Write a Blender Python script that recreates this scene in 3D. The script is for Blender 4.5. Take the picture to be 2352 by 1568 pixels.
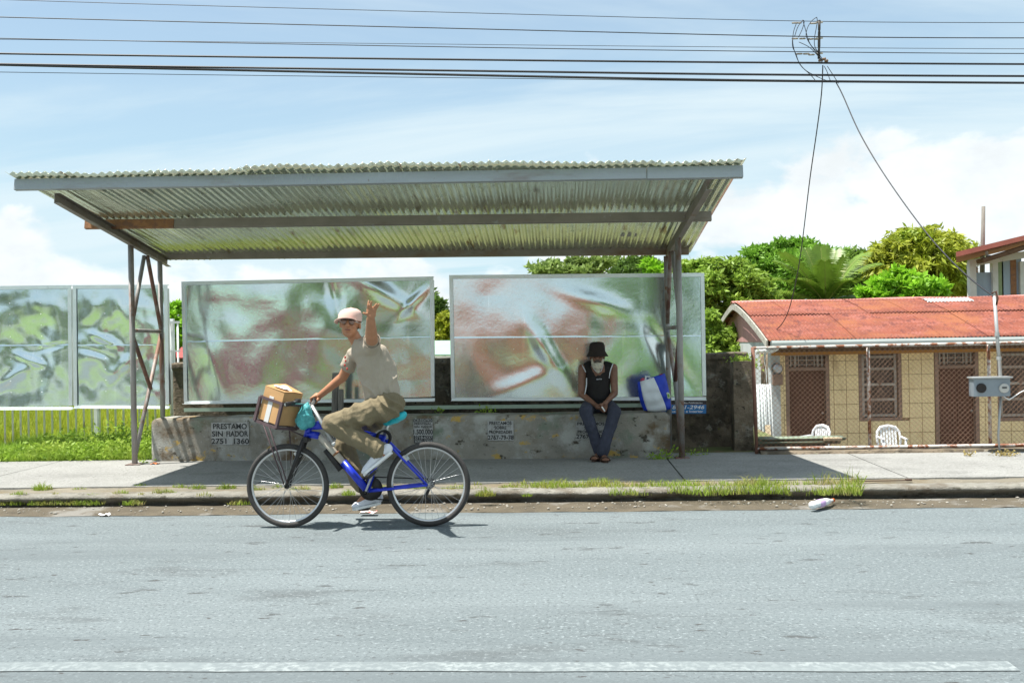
import bpy, bmesh, math, random
import numpy as np
from mathutils import Vector, Matrix
rad = math.radians
random.seed(7); RNG = np.random.default_rng(7)
for o in list(bpy.data.objects): bpy.data.objects.remove(o)
S = bpy.context.scene
COL = S.collection

# ------------------------------------------------------------------ camera
TH, ROLL, FP, CZ = rad(3.3), rad(1.1), 2287.0, 1.45       # yaw, roll, focal length in px of a 2352 px wide picture, eye height
FWD = Vector((-math.sin(TH), math.cos(TH), 0)); RGT = Vector((math.cos(TH), math.sin(TH), 0)); UP = Vector((0, 0, 1))
cam_d = bpy.data.cameras.new('camera'); cam = bpy.data.objects.new('camera', cam_d); COL.objects.link(cam)
cam_d.sensor_width = 36; cam_d.lens = 35.0; cam_d.clip_end = 5000; cam_d.clip_start = .05
c_, s_ = math.cos(ROLL), math.sin(ROLL)
XC = RGT * c_ - UP * s_; YC = RGT * s_ + UP * c_; ZC = -FWD
cam.matrix_world = Matrix(((XC.x, YC.x, ZC.x, 0), (XC.y, YC.y, ZC.y, 0), (XC.z, YC.z, ZC.z, CZ), (0, 0, 0, 1)))
S.camera = cam
cam_d.dof.use_dof = False
def ray(px, py):
    a, b = px - 1176, py - 784
    u = a * c_ - b * s_; v = a * s_ + b * c_
    return FWD + RGT * (u / FP) - UP * (v / FP)
def P(px, py, d):                      # point at distance d in front of the camera
    return Vector((0, 0, CZ)) + ray(px, py) * d
def AT(px, py, Y):                     # point on the street-parallel plane y = Y
    r = ray(px, py); return Vector((0, 0, CZ)) + r * (Y / r.y)
def G(px, py, z):                      # point on the level z
    r = ray(px, py); return Vector((0, 0, CZ)) + r * ((z - CZ) / r.z)

# ------------------------------------------------------------------ sky, sun, exposure
SUN = Vector((-.34, -.10, 1)).normalized()
W = bpy.data.worlds.new('World'); S.world = W; W.use_nodes = True
nt = W.node_tree; N = nt.nodes; L = nt.links; N.clear()
def wn(t, **k):
    n = N.new(t)
    for a, b in k.items(): setattr(n, a, b)
    return n
out = wn('ShaderNodeOutputWorld'); bg = wn('ShaderNodeBackground'); bg.inputs[1].default_value = .086
sky = wn('ShaderNodeTexSky', sky_type='NISHITA', sun_disc=False, sun_elevation=math.asin(SUN.z), sun_rotation=math.atan2(SUN.x, SUN.y))
sky.air_density = 1.0; sky.dust_density = .6; sky.ozone_density = 2.0
tc = wn('ShaderNodeTexCoord'); sep = wn('ShaderNodeSeparateXYZ'); L.new(tc.outputs['Generated'], sep.inputs[0])
def math_(op, a, b=None, clamp=False):
    n = wn('ShaderNodeMath', operation=op, use_clamp=clamp)
    for i, v in enumerate((a, b)):
        if v is None: continue
        if isinstance(v, (int, float)): n.inputs[i].default_value = v
        else: L.new(v, n.inputs[i])
    return n.outputs[0]
zc = math_('ADD', math_('MAXIMUM', sep.outputs[2], 0.0), .12)
ux = math_('DIVIDE', sep.outputs[0], zc); uy = math_('DIVIDE', sep.outputs[1], zc)
cmb = wn('ShaderNodeCombineXYZ'); L.new(math_('ADD', math_('MULTIPLY', ux, .30), math_('MULTIPLY', uy, .22)), cmb.inputs[0]); L.new(uy, cmb.inputs[1])
def noise_(vec, scale, detail, rough, dist=0.0):
    n = wn('ShaderNodeTexNoise'); n.inputs['Scale'].default_value = scale; n.inputs['Detail'].default_value = detail
    n.inputs['Roughness'].default_value = rough; n.inputs['Distortion'].default_value = dist; L.new(vec, n.inputs['Vector']); return n.outputs[0]
def mr(v, a, b, c=0, d=1, smooth=True):
    n = wn('ShaderNodeMapRange'); n.interpolation_type = 'SMOOTHSTEP' if smooth else 'LINEAR'
    for i, x in enumerate((a, b, c, d)): n.inputs[i + 1].default_value = x
    L.new(v, n.inputs[0]); return n.outputs[0]
def mapv(loc=(0, 0, 0), sc=(1, 1, 1), src=None):
    m = wn('ShaderNodeMapping'); m.inputs['Location'].default_value = loc; m.inputs['Scale'].default_value = sc
    L.new(src or tc.outputs['Generated'], m.inputs[0]); return m.outputs[0]
cirrus = mr(noise_(mapv((5.7, 1.7, 0), (1, 1, 1), cmb.outputs[0]), .95, 8, .58, .9), .33, .64, .15, .88)
cum_n = noise_(mapv((2.9, 1.1, 0.62), (1, 1, 1.7)), 4.3, 9, .55, .15)
low = mr(sep.outputs[2], .02, .34, 1.0, 0.0)                       # heaped clouds stand low over the horizon, all the way round
thr = math_('SUBTRACT', cum_n, math_('MULTIPLY', math_('SUBTRACT', 1.0, low), .24))
cumulus = mr(thr, .445, .51, 0, 1)
shade = mr(noise_(mapv((2.9, 1.1, 0.68), (1, 1, 1.7)), 8, 8, .6), .35, .65, .84, 1.0)
def mixc(f, a, b):
    n = wn('ShaderNodeMix', data_type='RGBA')
    L.new(f, n.inputs[0])
    for i, v in ((6, a), (7, b)):
        if isinstance(v, tuple): n.inputs[i].default_value = v + (1,)
        else: L.new(v, n.inputs[i])
    return n.outputs[2]
hazy = mixc(mr(sep.outputs[2], 0.0, .42, .85, .22), sky.outputs[0], (3.3, 4.9, 5.6))      # humid air whitens the sky towards the horizon
base = mixc(cirrus, hazy, (4.9, 5.75, 6.1))
wc = wn('ShaderNodeVectorMath', operation='SCALE'); wc.inputs[0].default_value = (6.5, 6.85, 7.0); L.new(shade, wc.inputs['Scale'])
full = mixc(math_('MULTIPLY', cumulus, .93), base, wc.outputs[0])
L.new(full, bg.inputs[0]); L.new(bg.outputs[0], out.inputs[0])

sl = bpy.data.lights.new('sun', 'SUN'); sl.energy = 5.0; sl.angle = rad(.53); sl.color = (1, .955, .88)
so = bpy.data.objects.new('sun', sl); COL.objects.link(so); so.rotation_mode = 'QUATERNION'
so.rotation_quaternion = (-SUN).to_track_quat('-Z', 'Y'); so.location = (0, 0, 30)
S.view_settings.view_transform = 'Standard'; S.view_settings.look = 'None'; S.view_settings.gamma = 1
S.view_settings.use_curve_mapping = False; S.view_settings.exposure = .93
S.render.engine = 'CYCLES'

# ------------------------------------------------------------------ materials
MATS = {}
def mat(name, col, rough=.8, metal=0.0, var=.18, scale=6.0, bump=0.0, bscale=40.0, layers=(), spec=.4, stretch=(1, 1, 1), transl=0.0, rvar=0.0, bstretch=None, bdist=.02):
    """procedural material in world space: base colour with noise variation, noise-edged stain layers, bump"""
    if name in MATS: return MATS[name]
    m = bpy.data.materials.new(name); m.use_nodes = True; t = m.node_tree; n = t.nodes; l = t.links
    b = n['Principled BSDF']; geo = n.new('ShaderNodeNewGeometry')
    def mp(sc):
        q = n.new('ShaderNodeMapping'); q.inputs['Scale'].default_value = sc; l.new(geo.outputs['Position'], q.inputs[0]); return q.outputs[0]
    def nz(sc, st=(1, 1, 1), det=6, ro=.6):
        q = n.new('ShaderNodeTexNoise'); q.inputs['Scale'].default_value = sc; q.inputs['Detail'].default_value = det; q.inputs['Roughness'].default_value = ro
        l.new(mp(st), q.inputs['Vector']); return q.outputs[0]
    def mrange(v, a, bb, c=0., d=1.):
        q = n.new('ShaderNodeMapRange'); q.inputs[1].default_value = a; q.inputs[2].default_value = bb; q.inputs[3].default_value = c; q.inputs[4].default_value = d
        l.new(v, q.inputs[0]); return q.outputs[0]
    def mx(f, a, c2):
        q = n.new('ShaderNodeMix'); q.data_type = 'RGBA'; l.new(f, q.inputs[0])
        for i, v in ((6, a), (7, c2)):
            if isinstance(v, (tuple, list)): q.inputs[i].default_value = tuple(v[:3]) + (1,)
            else: l.new(v, q.inputs[i])
        return q.outputs[2]
    lo = tuple(max(0, c * (1 - var)) for c in col); hi = tuple(min(1, c * (1 + var)) for c in col)
    cur = mx(mrange(nz(scale, stretch), .3, .7), lo, hi)
    for ly in layers:
        sc, a, bb, c2 = ly[:4]; st = ly[4] if len(ly) > 4 else (1, 1, 1); off = ly[5] if len(ly) > 5 else 0
        q = n.new('ShaderNodeMapping'); q.inputs['Scale'].default_value = st; q.inputs['Location'].default_value = (off * 3.1, off * 1.7, off * 2.3)
        l.new(geo.outputs['Position'], q.inputs[0])
        z = n.new('ShaderNodeTexNoise'); z.inputs['Scale'].default_value = sc; z.inputs['Detail'].default_value = 8; z.inputs['Roughness'].default_value = .65
        l.new(q.outputs[0], z.inputs['Vector'])
        cur = mx(mrange(z.outputs[0], a, bb), cur, c2)
    l.new(cur, b.inputs['Base Color'])
    b.inputs['Roughness'].default_value = rough; b.inputs['Metallic'].default_value = metal; b.inputs['Specular IOR Level'].default_value = spec
    if rvar: l.new(mrange(nz(scale * 2.3), .3, .7, max(.02, rough - rvar), min(1, rough + rvar)), b.inputs['Roughness'])
    if bump:
        bp = n.new('ShaderNodeBump'); bp.inputs['Strength'].default_value = bump; bp.inputs['Distance'].default_value = bdist
        l.new(nz(bscale, bstretch or (1, 1, 1), 5, .65), bp.inputs['Height']); l.new(bp.outputs[0], b.inputs['Normal'])
    if transl:
        tr = n.new('ShaderNodeBsdfTranslucent'); l.new(cur, tr.inputs[0]); ms = n.new('ShaderNodeMixShader'); ms.inputs[0].default_value = transl
        l.new(b.outputs[0], ms.inputs[1]); l.new(tr.outputs[0], ms.inputs[2]); l.new(ms.outputs[0], n['Material Output'].inputs[0])
    MATS[name] = m; return m

# ------------------------------------------------------------------ mesh helpers (all build in world metres)
def frame(d):
    d = Vector(d).normalized(); a = Vector((0, 0, 1)) if abs(d.z) < .95 else Vector((0, 1, 0))
    x = d.cross(a).normalized(); return x, x.cross(d).normalized(), d
class MB:
    def __init__(s): s.v = []; s.f = []; s.sm = []
    def add(s, vs, fs, smooth=False):
        o = len(s.v); s.v += [Vector(p) for p in vs]
        for f in fs: s.f.append([i + o for i in f]); s.sm.append(smooth)
        return s
    def box(s, c, size, ax=None):
        c = Vector(c); X, Y, Z = ax or (Vector((1, 0, 0)), Vector((0, 1, 0)), Vector((0, 0, 1)))
        h = [k / 2 for k in size]
        vs = [c + X * (h[0] * i) + Y * (h[1] * j) + Z * (h[2] * k) for i in (-1, 1) for j in (-1, 1) for k in (-1, 1)]
        return s.add(vs, [(0, 1, 3, 2), (4, 6, 7, 5), (0, 4, 5, 1), (2, 3, 7, 6), (0, 2, 6, 4), (1, 5, 7, 3)])
    def bar(s, a, b, w, h, up=(0, 0, 1)):                  # rectangular bar from a to b; w across, h along up
        a = Vector(a); b = Vector(b); Y = (b - a); ln = Y.length; Y.normalize(); X = Y.cross(Vector(up)).normalized(); Z = X.cross(Y)
        return s.box((a + b) / 2, (w, ln, h), (X, Y, Z))
    def tube(s, pts, r, n=8, cap=True, closed=False):
        pts = [Vector(p) for p in pts]; m = len(pts); rs = r if isinstance(r, (list, tuple)) else [r] * m
        vs = []; px = None
        for i, p in enumerate(pts):
            if closed: t = pts[(i + 1) % m] - pts[i - 1]
            else: t = pts[min(i + 1, m - 1)] - pts[max(i - 1, 0)]
            if t.length < 1e-9: t = Vector((0, 0, 1))
            t.normalize()
            if px is None: px = frame(t)[0]
            else: px = (px - t * px.dot(t)); px = px.normalized() if px.length > 1e-6 else frame(t)[0]
            py = t.cross(px)
            for k in range(n):
                a = 2 * math.pi * k / n; vs.append(p + (px * math.cos(a) + py * math.sin(a)) * rs[i])
        fs = []
        for i in range(m if closed else m - 1):
            j = (i + 1) % m
            for k in range(n): fs.append((i * n + k, i * n + (k + 1) % n, j * n + (k + 1) % n, j * n + k))
        s.add(vs, fs, True)
        if cap and not closed:
            o = len(s.v) - len(vs)
            s.f.append([o + k for k in range(n)][::-1]); s.sm.append(False); s.f.append([o + (m - 1) * n + k for k in range(n)]); s.sm.append(False)
        return s
    def ball(s, c, r, n=12, m=8, ax=None):
        c = Vector(c); R = r if isinstance(r, (tuple, list)) else (r, r, r); X, Y, Z = ax or (Vector((1, 0, 0)), Vector((0, 1, 0)), Vector((0, 0, 1)))
        vs = [c + Z * R[2]]; fs = []
        for i in range(1, m):
            a = math.pi * i / m
            for k in range(n):
                b = 2 * math.pi * k / n; vs.append(c + X * (R[0] * math.sin(a) * math.cos(b)) + Y * (R[1] * math.sin(a) * math.sin(b)) + Z * (R[2] * math.cos(a)))
        vs.append(c - Z * R[2]); e = len(vs) - 1
        for k in range(n):
            fs.append((0, 1 + k, 1 + (k + 1) % n)); fs.append((e, e - n + (k + 1) % n, e - n + k))
            for i in range(m - 2): a = 1 + i * n; fs.append((a + k, a + n + k, a + n + (k + 1) % n, a + (k + 1) % n))
        return s.add(vs, fs, True)
    def lathe(s, c, prof, ax=None, n=20):                    # prof: (radius, height) along ax[2]
        c = Vector(c); X, Y, Z = ax or (Vector((1, 0, 0)), Vector((0, 1, 0)), Vector((0, 0, 1))); vs = []; fs = []
        for r, h in prof:
            for k in range(n): a = 2 * math.pi * k / n; vs.append(c + X * (r * math.cos(a)) + Y * (r * math.sin(a)) + Z * h)
        for i in range(len(prof) - 1):
            for k in range(n): fs.append((i * n + k, i * n + (k + 1) % n, (i + 1) * n + (k + 1) % n, (i + 1) * n + k))
        return s.add(vs, fs, True)
    def sheet(s, fn, nu, nv, smooth=True):                   # fn(u, v) -> point, u, v in 0..1
        vs = [fn(i / nu, j / nv) for j in range(nv + 1) for i in range(nu + 1)]
        fs = [(j * (nu + 1) + i, j * (nu + 1) + i + 1, (j + 1) * (nu + 1) + i + 1, (j + 1) * (nu + 1) + i) for j in range(nv) for i in range(nu)]
        return s.add(vs, fs, smooth)
    def prism(s, poly, ext):                                 # planar outline extruded by a vector
        p = [Vector(q) for q in poly]; e = Vector(ext); n = len(p)
        return s.add(p + [q + e for q in p], [list(range(n))[::-1], list(range(n, 2 * n))] + [(i, (i + 1) % n, n + (i + 1) % n, n + i) for i in range(n)])
    def build(s, name, m, parent=None, base=None, bevel=0, thick=0):
        off = rootloc(parent) if parent else Vector(base if base is not None else (0, 0, 0))
        me = bpy.data.meshes.new(name); me.from_pydata([tuple(p - off) for p in s.v], [], s.f)
        me.polygons.foreach_set('use_smooth', s.sm); me.materials.append(m)
        o = bpy.data.objects.new(name, me); COL.objects.link(o)
        if parent: o.parent = parent
        else: o.location = off
        bm = bmesh.new(); bm.from_mesh(me); bmesh.ops.recalc_face_normals(bm, faces=bm.faces); bm.to_mesh(me); bm.free()
        if thick: md = o.modifiers.new('thick', 'SOLIDIFY'); md.thickness = thick; md.offset = 0
        if bevel: md = o.modifiers.new('bevel', 'BEVEL'); md.width = bevel; md.segments = 2; md.limit_method = 'ANGLE'; md.harden_normals = False
        return o
WORK = bpy.data.scenes.new('work')                         # small scratch scene: evaluating modifiers there does not touch the big one
def evaluated_mesh(o):
    COL.objects.unlink(o); WORK.collection.objects.link(o); vl = WORK.view_layers[0]; vl.update()
    me = bpy.data.meshes.new_from_object(o.evaluated_get(vl.depsgraph)); bpy.data.objects.remove(o); return me
def rootloc(o):
    v = Vector((0, 0, 0))
    while o is not None: v += o.location; o = o.parent
    return v
def tag(o, label, cat, group=None):
    o['label'] = label; o['category'] = cat
    if group: o['group'] = group
    return o
def thing(name, label, cat, loc, group=None):
    o = bpy.data.objects.new(name, None); COL.objects.link(o); o.location = Vector(loc); o.empty_display_size = .1
    return tag(o, label, cat, group)
def struct(o): o['kind'] = 'structure'; return o
def stuff(o, label=None, cat=None):
    o['kind'] = 'stuff'
    if label: tag(o, label, cat)
    return o
def piece(o, parent, delta, name=None):                      # copy of a part that shares its mesh
    c = o.copy(); COL.objects.link(c); c.parent = parent; c.location = o.location + Vector(delta)
    if name: c.name = name
    return c
def tris(name, V, T, m, parent=None, base=None, smooth=False):  # big numpy triangle soups (leaves, grass)
    off = rootloc(parent) if parent else Vector(base if base is not None else (0, 0, 0))
    V = np.asarray(V, np.float32) - np.array(off, np.float32); T = np.asarray(T, np.int32)
    me = bpy.data.meshes.new(name); me.vertices.add(len(V)); me.vertices.foreach_set('co', V.ravel())
    me.loops.add(T.size); me.loops.foreach_set('vertex_index', T.ravel()); me.polygons.add(len(T))
    me.polygons.foreach_set('loop_start', np.arange(0, T.size, 3, dtype=np.int32)); me.polygons.foreach_set('loop_total', np.full(len(T), 3, np.int32))
    me.update(calc_edges=True); me.materials.append(m)
    o = bpy.data.objects.new(name, me); COL.objects.link(o)
    if parent: o.parent = parent
    else: o.location = off
    return o
def organic(name, prims, voxel, m, parent=None, base=None, smooth=4, tex=None):
    """union of tapered limbs and ellipsoids grown into ONE continuous skin (voxel remesh + smoothing)"""
    b = MB()
    for p in prims:
        if p[0] == 'limb':                                   # ('limb', [points], [radii])
            pts, rs = p[1], p[2]
            for i in range(len(pts) - 1): b.tube([pts[i], pts[i + 1]], [rs[i], rs[i + 1]], 14)
            for q, r in zip(pts, rs): b.ball(q, r * .995, 14, 10)
        elif p[0] == 'ball': b.ball(p[1], p[2], 18, 12, p[3] if len(p) > 3 else None)
        elif p[0] == 'box': b.box(p[1], p[2], p[3] if len(p) > 3 else None)
        elif p[0] == 'ring':                                 # lofted torso: list of (centre, rx, ry) cross-sections, axes given
            secs, X, Y = p[1], p[2], p[3]; n = 24; vs = []
            for c, rx, ry in secs:
                for k in range(n): a = 2 * math.pi * k / n; vs.append(Vector(c) + X * (rx * math.cos(a)) + Y * (ry * math.sin(a)))
            fs = [(i * n + k, i * n + (k + 1) % n, (i + 1) * n + (k + 1) % n, (i + 1) * n + k) for i in range(len(secs) - 1) for k in range(n)]
            fs += [list(range(n))[::-1], [(len(secs) - 1) * n + k for k in range(n)]]; b.add(vs, fs, True)
    o = b.build(name + '_tmp', m)
    r = o.modifiers.new('r', 'REMESH'); r.mode = 'VOXEL'; r.voxel_size = voxel; r.use_smooth_shade = True
    if smooth: q = o.modifiers.new('s', 'SMOOTH'); q.iterations = smooth; q.factor = .5
    me = evaluated_mesh(o)
    off = rootloc(parent) if parent else Vector(base if base is not None else (0, 0, 0))
    if tex:
        nr = [v.normal.copy() for v in me.vertices]                # read first: every move of a vertex invalidates the normals
        mv = [v.co + tex(v.co, q) for v, q in zip(me.vertices, nr)]
        me.vertices.foreach_set('co', [c for p in mv for c in p])
    me.transform(Matrix.Translation(-off)); me.name = name
    me.polygons.foreach_set('use_smooth', [True] * len(me.polygons)); me.materials.clear(); me.materials.append(m)
    f = bpy.data.objects.new(name, me); COL.objects.link(f)
    if parent: f.parent = parent
    else: f.location = off
    return f
def lettering(text, name, m, parent, origin, X, Z, w, h, lift=0.0, shear=0.0, bold=0.0, thick=.0012):
    """flat letters fitted into a w x h field whose lower left corner is origin"""
    cu = bpy.data.curves.new('t', 'FONT'); cu.body = text; cu.extrude = thick / 2; cu.shear = shear; cu.offset = bold; cu.space_character = 1.02
    o = bpy.data.objects.new('t', cu); COL.objects.link(o)
    me = evaluated_mesh(o)
    xs = [v.co.x for v in me.vertices]; ys = [v.co.y for v in me.vertices]; x0, x1, y0, y1 = min(xs), max(xs), min(ys), max(ys)
    X = Vector(X).normalized(); Z = Vector(Z).normalized(); Nn = X.cross(Z); off = rootloc(parent)
    for v in me.vertices:
        v.co = Vector(origin) + X * ((v.co.x - x0) / (x1 - x0) * w) + Z * ((v.co.y - y0) / (y1 - y0) * h) + Nn * (v.co.z + lift) - off
    me.materials.clear(); me.materials.append(m)
    f = bpy.data.objects.new(name, me); COL.objects.link(f); f.parent = parent
    return f
def vnoise(p, s):
    from mathutils import noise
    return noise.noise(Vector(p) * s)
# ================================================================== THE SETTING
PAVE = .12
m_ground = mat('ground_earth', (.10, .12, .04), .95, var=.35, scale=.8, layers=[(2.5, .5, .62, (.15, .11, .06))], bump=.4, bscale=12)
m_asphalt = mat('asphalt', (0.142, 0.168, 0.176), .92, var=.12, scale=1.1, stretch=(.3, 1, 1), bump=.45, bscale=260, bdist=.006, spec=.25,
    layers=[(.9, .50, .72, (0.174, 0.202, 0.210), (.16, 1.4, 1), 1), (2.2, .56, .68, (0.106, 0.122, 0.127), (.4, 1.2, 1), 2), (6, .62, .68, (0.078, 0.086, 0.088), (.45, 1.2, 1), 3),
            (40, .54, .68, (0.264, 0.300, 0.312), (1, 1, 1), 4), (52, .53, .66, (0.074, 0.086, 0.091), (1, 1, 1), 5), (.55, .50, .66, (0.114, 0.134, 0.142), (.12, 2.2, 1), 6), (13, .64, .68, (0.060, 0.060, 0.060), (.5, 1.2, 1), 8)])
m_paint = mat('worn_road_paint', (0.285, 0.318, 0.320), .85, var=.08, scale=9, layers=[(5, .36, .58, (0.195, 0.224, 0.230)), (26, .42, .54, (0.158, 0.184, 0.192)), (1.2, .50, .62, (0.180, 0.210, 0.216), (.4, 1, 1), 3)], bump=.3, bscale=200, bdist=.004)
m_pave = mat('pavement_concrete', (.245, .245, .232), .93, var=.16, scale=1.3, bump=.35, bscale=170, bdist=.006, spec=.2,
    layers=[(1.1, .55, .72, (.165, .165, .155), (1, 2, 1), 1), (46, .55, .66, (.34, .34, .33)), (40, .55, .66, (.125, .125, .118), (1, 1, 1), 3), (9, .62, .69, (.125, .12, .11), (1, 1, 1), 7)])
m_kerb = mat('kerb_concrete', (.23, .22, .19), .95, var=.22, scale=5, bump=.8, bscale=60, bdist=.02, layers=[(3, .50, .62, (.15, .13, .10)), (7, .58, .66, (.09, .085, .065), (1, 1, 2), 3), (30, .60, .7, (.40, .38, .34))])
m_dirt = mat('gutter_dirt', (.105, .088, .062), .98, var=.25, scale=4, bump=.7, bscale=70, layers=[(60, .62, .72, (.32, .29, .24)), (1.2, .55, .62, (.21, .20, .18))])
m_verge = mat('verge_dirt', (.19, .17, .13), .97, var=.25, scale=3, bump=.7, bscale=60, layers=[(2.0, .50, .6, (.17, .14, .09)), (40, .62, .72, (.40, .38, .33))])
# earth sheet to the horizon, with the sunken yard of the house on the right
xs = sorted(set([-900, -300, -120, -60, -30] + list(np.arange(-20, 2.6, 1.5)) + [2.75, 2.95, 3.3, 4, 6, 9, 14, 20, 30, 60, 120, 300, 900]))
ys = sorted(set([-900, -300, -100, -40, -20, -12, -6, -1.2, -1.0, 8.6, 11.5, 11.75, 12.2, 12.6, 14, 18, 24, 30, 40, 60, 120, 300, 900]))
def gz(x, y):
    if y < -1.1: return .02
    if y < 11.6: return -.06
    k = min(1, max(0, (x - 2.9) / .35)) * min(1, max(0, (y - 11.6) / .6))
    return .09 * (1 - k) - 1.28 * k
b = MB(); nx = len(xs)
b.add([(x, y, gz(x, y)) for y in ys for x in xs], [(j * nx + i, j * nx + i + 1, (j + 1) * nx + i + 1, (j + 1) * nx + i) for j in range(len(ys) - 1) for i in range(nx - 1)])
struct(b.build('ground', m_ground))
b = MB(); b.sheet(lambda u, v: (-300 + 600 * u, -1.1 + 9.62 * v, 0), 60, 8); struct(b.build('road', m_asphalt))
x1 = AT(2330, 1530, 4.43).x
b = MB(); b.sheet(lambda u, v: (-40 + (x1 + 40) * u, 4.365 + .125 * v + .006 * math.sin(u * 190), .004), 120, 1)
o = b.build('road_line', m_paint); struct(o)
def edge(x, s, a): return a * (vnoise((x * s, 3.3, 1.1), 1) + .5 * vnoise((x * s * 2.7, 8.3, 1.1), 1))
b = MB()
def gut(u, v):
    x = -9 + 19 * u; y0 = 8.44 + edge(x, .7, .05) + edge(x, 4, .012); y = y0 + (8.93 - y0) * v
    return (x, y, .003 + .012 * math.sin(v * 3.1) + .006 * vnoise((x * 6, y * 9, 0), 1) + .004 * v)
b.sheet(gut, 380, 7); struct(b.build('gutter', m_dirt))
# pebbles lying in the gutter
b = MB()
for i in range(420):
    x = random.uniform(-6, 6); y = random.uniform(8.5, 8.85); r = random.choice((.005, .006, .008, .012))
    b.ball((x, y, .016 + r * .3), (r * random.uniform(.8, 1.6), r, r * .7), 5, 3)
stuff(b.build('gravel', mat('pebble', (.33, .31, .27), .9, var=.4, scale=30)), 'loose grey pebbles scattered along the dirt gutter', 'gravel')
b = MB()
PR = [(8.99, -.03), (8.965, .02), (8.915, .052), (8.868, .086), (8.885, .112), (8.93, .120), (9.00, .120), (9.06, .118), (9.075, .06)]
def kerbf(u, v):
    x = -9 + 19 * u; k = v * (len(PR) - 1); i = min(int(k), len(PR) - 2); t = k - i
    y = PR[i][0] * (1 - t) + PR[i + 1][0] * t; z = PR[i][1] * (1 - t) + PR[i + 1][1] * t
    w = max(0, 1 - v * 1.25)
    big = edge(x, .9, .03) + .02 * max(0, vnoise((x * 2.6, 7, 0), 1) - .25)
    return (x, y + big * w + .014 * vnoise((x * 9, y * 30, z * 30), 1) * (w + .1), z + .012 * edge(x, 2.2, 1) * (.4 + w * .3) + .006 * vnoise((x * 15, z * 40, 5), 1))
b.sheet(kerbf, 620, len(PR) * 2 - 2); struct(b.build('kerb', m_kerb))
b = MB(); b.sheet(lambda u, v: (-9 + 19 * u, 9.05 + .42 * v, .108 + .014 * vnoise(((-9 + 19 * u) * 3, v * 2, 0), 1) + .006 * vnoise(((-9 + 19 * u) * 12, v * 7, 0), 1)), 300, 8)
struct(b.build('verge', m_verge))
# pavement slabs, each a piece of its own, with open joints
bed = MB().box((.5, 10.55, .03), (19, 2.3, .09)).build('pavement', m_dirt); struct(bed)
xj = [-9.2, -6.1, -3.05, G(1540, 1050, .12).x - .05, 3.1, 5.6, 8.2, 10.5]
for i in range(len(xj) - 1):
    a, c = xj[i] + .008, xj[i + 1] - .008; tilt = random.uniform(-.004, .004)
    n = 26; bb = MB(); front = [9.40 + .02 * edge(a + (c - a) * k / n, 3, 1) + .012 * edge(a + (c - a) * k / n, 9, 1) for k in range(n + 1)]
    def xx(t, v): return a + (c - a) * t
    top = [Vector((xx(k / n, 0), front[k], PAVE)) for k in range(n + 1)]; back = [Vector((xx(k / n, 1), 11.62, PAVE + tilt)) for k in range(n + 1)]
    vs = top + back + [p - Vector((0, 0, .075)) for p in top] + [p - Vector((0, 0, .075)) for p in back]; q = n + 1
    fs = [(k, k + 1, q + k + 1, q + k) for k in range(n)] + [(2 * q + k, 2 * q + k + 1, k + 1, k) for k in range(n)] + [(q + k, q + k + 1, 3 * q + k + 1, 3 * q + k) for k in range(n)]
    fs += [(0, q, 3 * q, 2 * q), (n, 2 * q + n, 3 * q + n, q + n)]
    bb.add(vs, fs).build('paving_slab', m_pave, bed)
# the footway on the photographer's side
struct(MB().box((0, -2.4, .06), (120, 2.6, .13)).build('pavement', m_pave))
# rusted flat iron strip lying across the slab on the right
b = MB(); p0, p1 = G(1962, 1106, PAVE), G(2087, 1104, PAVE)
b.bar(p0 + Vector((0, 0, .006)), p1 + Vector((0, 0, .006)), .02, .008); b.box(p0 + Vector((0, 0, .01)), (.05, .04, .016)); b.box(p1 + Vector((0, 0, .01)), (.05, .04, .016))
tag(b.build('iron_bar', mat('dark_rust', (.09, .055, .04), .9), base=p0), 'thin rusted iron strip lying on the pavement right of the grass', 'metal bar')
# ================================================================== BUS SHELTER
m_galv = mat('galvanised_sheet', (.74, .78, .64), .22, .80, var=.10, scale=3, rvar=.07, layers=[(5, .58, .72, (.30, .27, .20), (1, .3, 1)), (3, .60, .68, (.30, .19, .11), (3, .5, 1), 4), (20, .64, .74, (.28, .30, .22))], bump=.02, bscale=30)
m_purlin = mat('purlin_steel', (.25, .22, .20), .6, .3, var=.15, scale=4, layers=[(2.2, .54, .66, (.20, .13, .09), (.4, 1, 1)), (9, .62, .72, (.34, .35, .36))], bump=.15, bscale=60)
m_fascia = mat('fascia_steel', (.34, .37, .40), .5, .35, var=.12, scale=5, stretch=(.15, 1, 1), layers=[(3, .58, .7, (.26, .24, .24), (.3, 1, 2)), (16, .66, .74, (.20, .15, .12))], bump=.15, bscale=50)
m_rustbar = mat('rusty_steel', (.30, .15, .075), .8, .15, var=.25, scale=9, layers=[(12, .5, .6, (.22, .12, .08))], bump=.3, bscale=80)
m_post = mat('post_paint', (.30, .29, .28), .55, .3, var=.16, scale=5, layers=[(2.4, .50, .60, (.20, .115, .08), (1, 1, .5)), (10, .60, .68, (.21, .10, .06)), (4, .62, .70, (.45, .46, .46), (1, 1, .4), 5)], bump=.25, bscale=90)
m_postred = mat('post_red_oxide', (.17, .085, .065), .65, .15, var=.3, scale=6, layers=[(7, .5, .62, (.27, .24, .22), (1, 1, .4))], bump=.25, bscale=90)
sh = thing('bus_shelter', 'open roadside bus shelter with sloping corrugated metal roof on braced pipe posts', 'bus shelter', G(940, 1060, PAVE))
FL, FR, BL, BR = P(9, 404, 9.42), P(1716, 371, 9.02), P(384, 602, 12.85), P(1586, 587, 12.4)
NSH, PITCH = 9, .078
nrm = (FR - FL).cross(BL - FL).normalized(); nrm = nrm if nrm.z > 0 else -nrm
wid = (FR - FL).length; waves = round(wid / PITCH)
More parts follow.
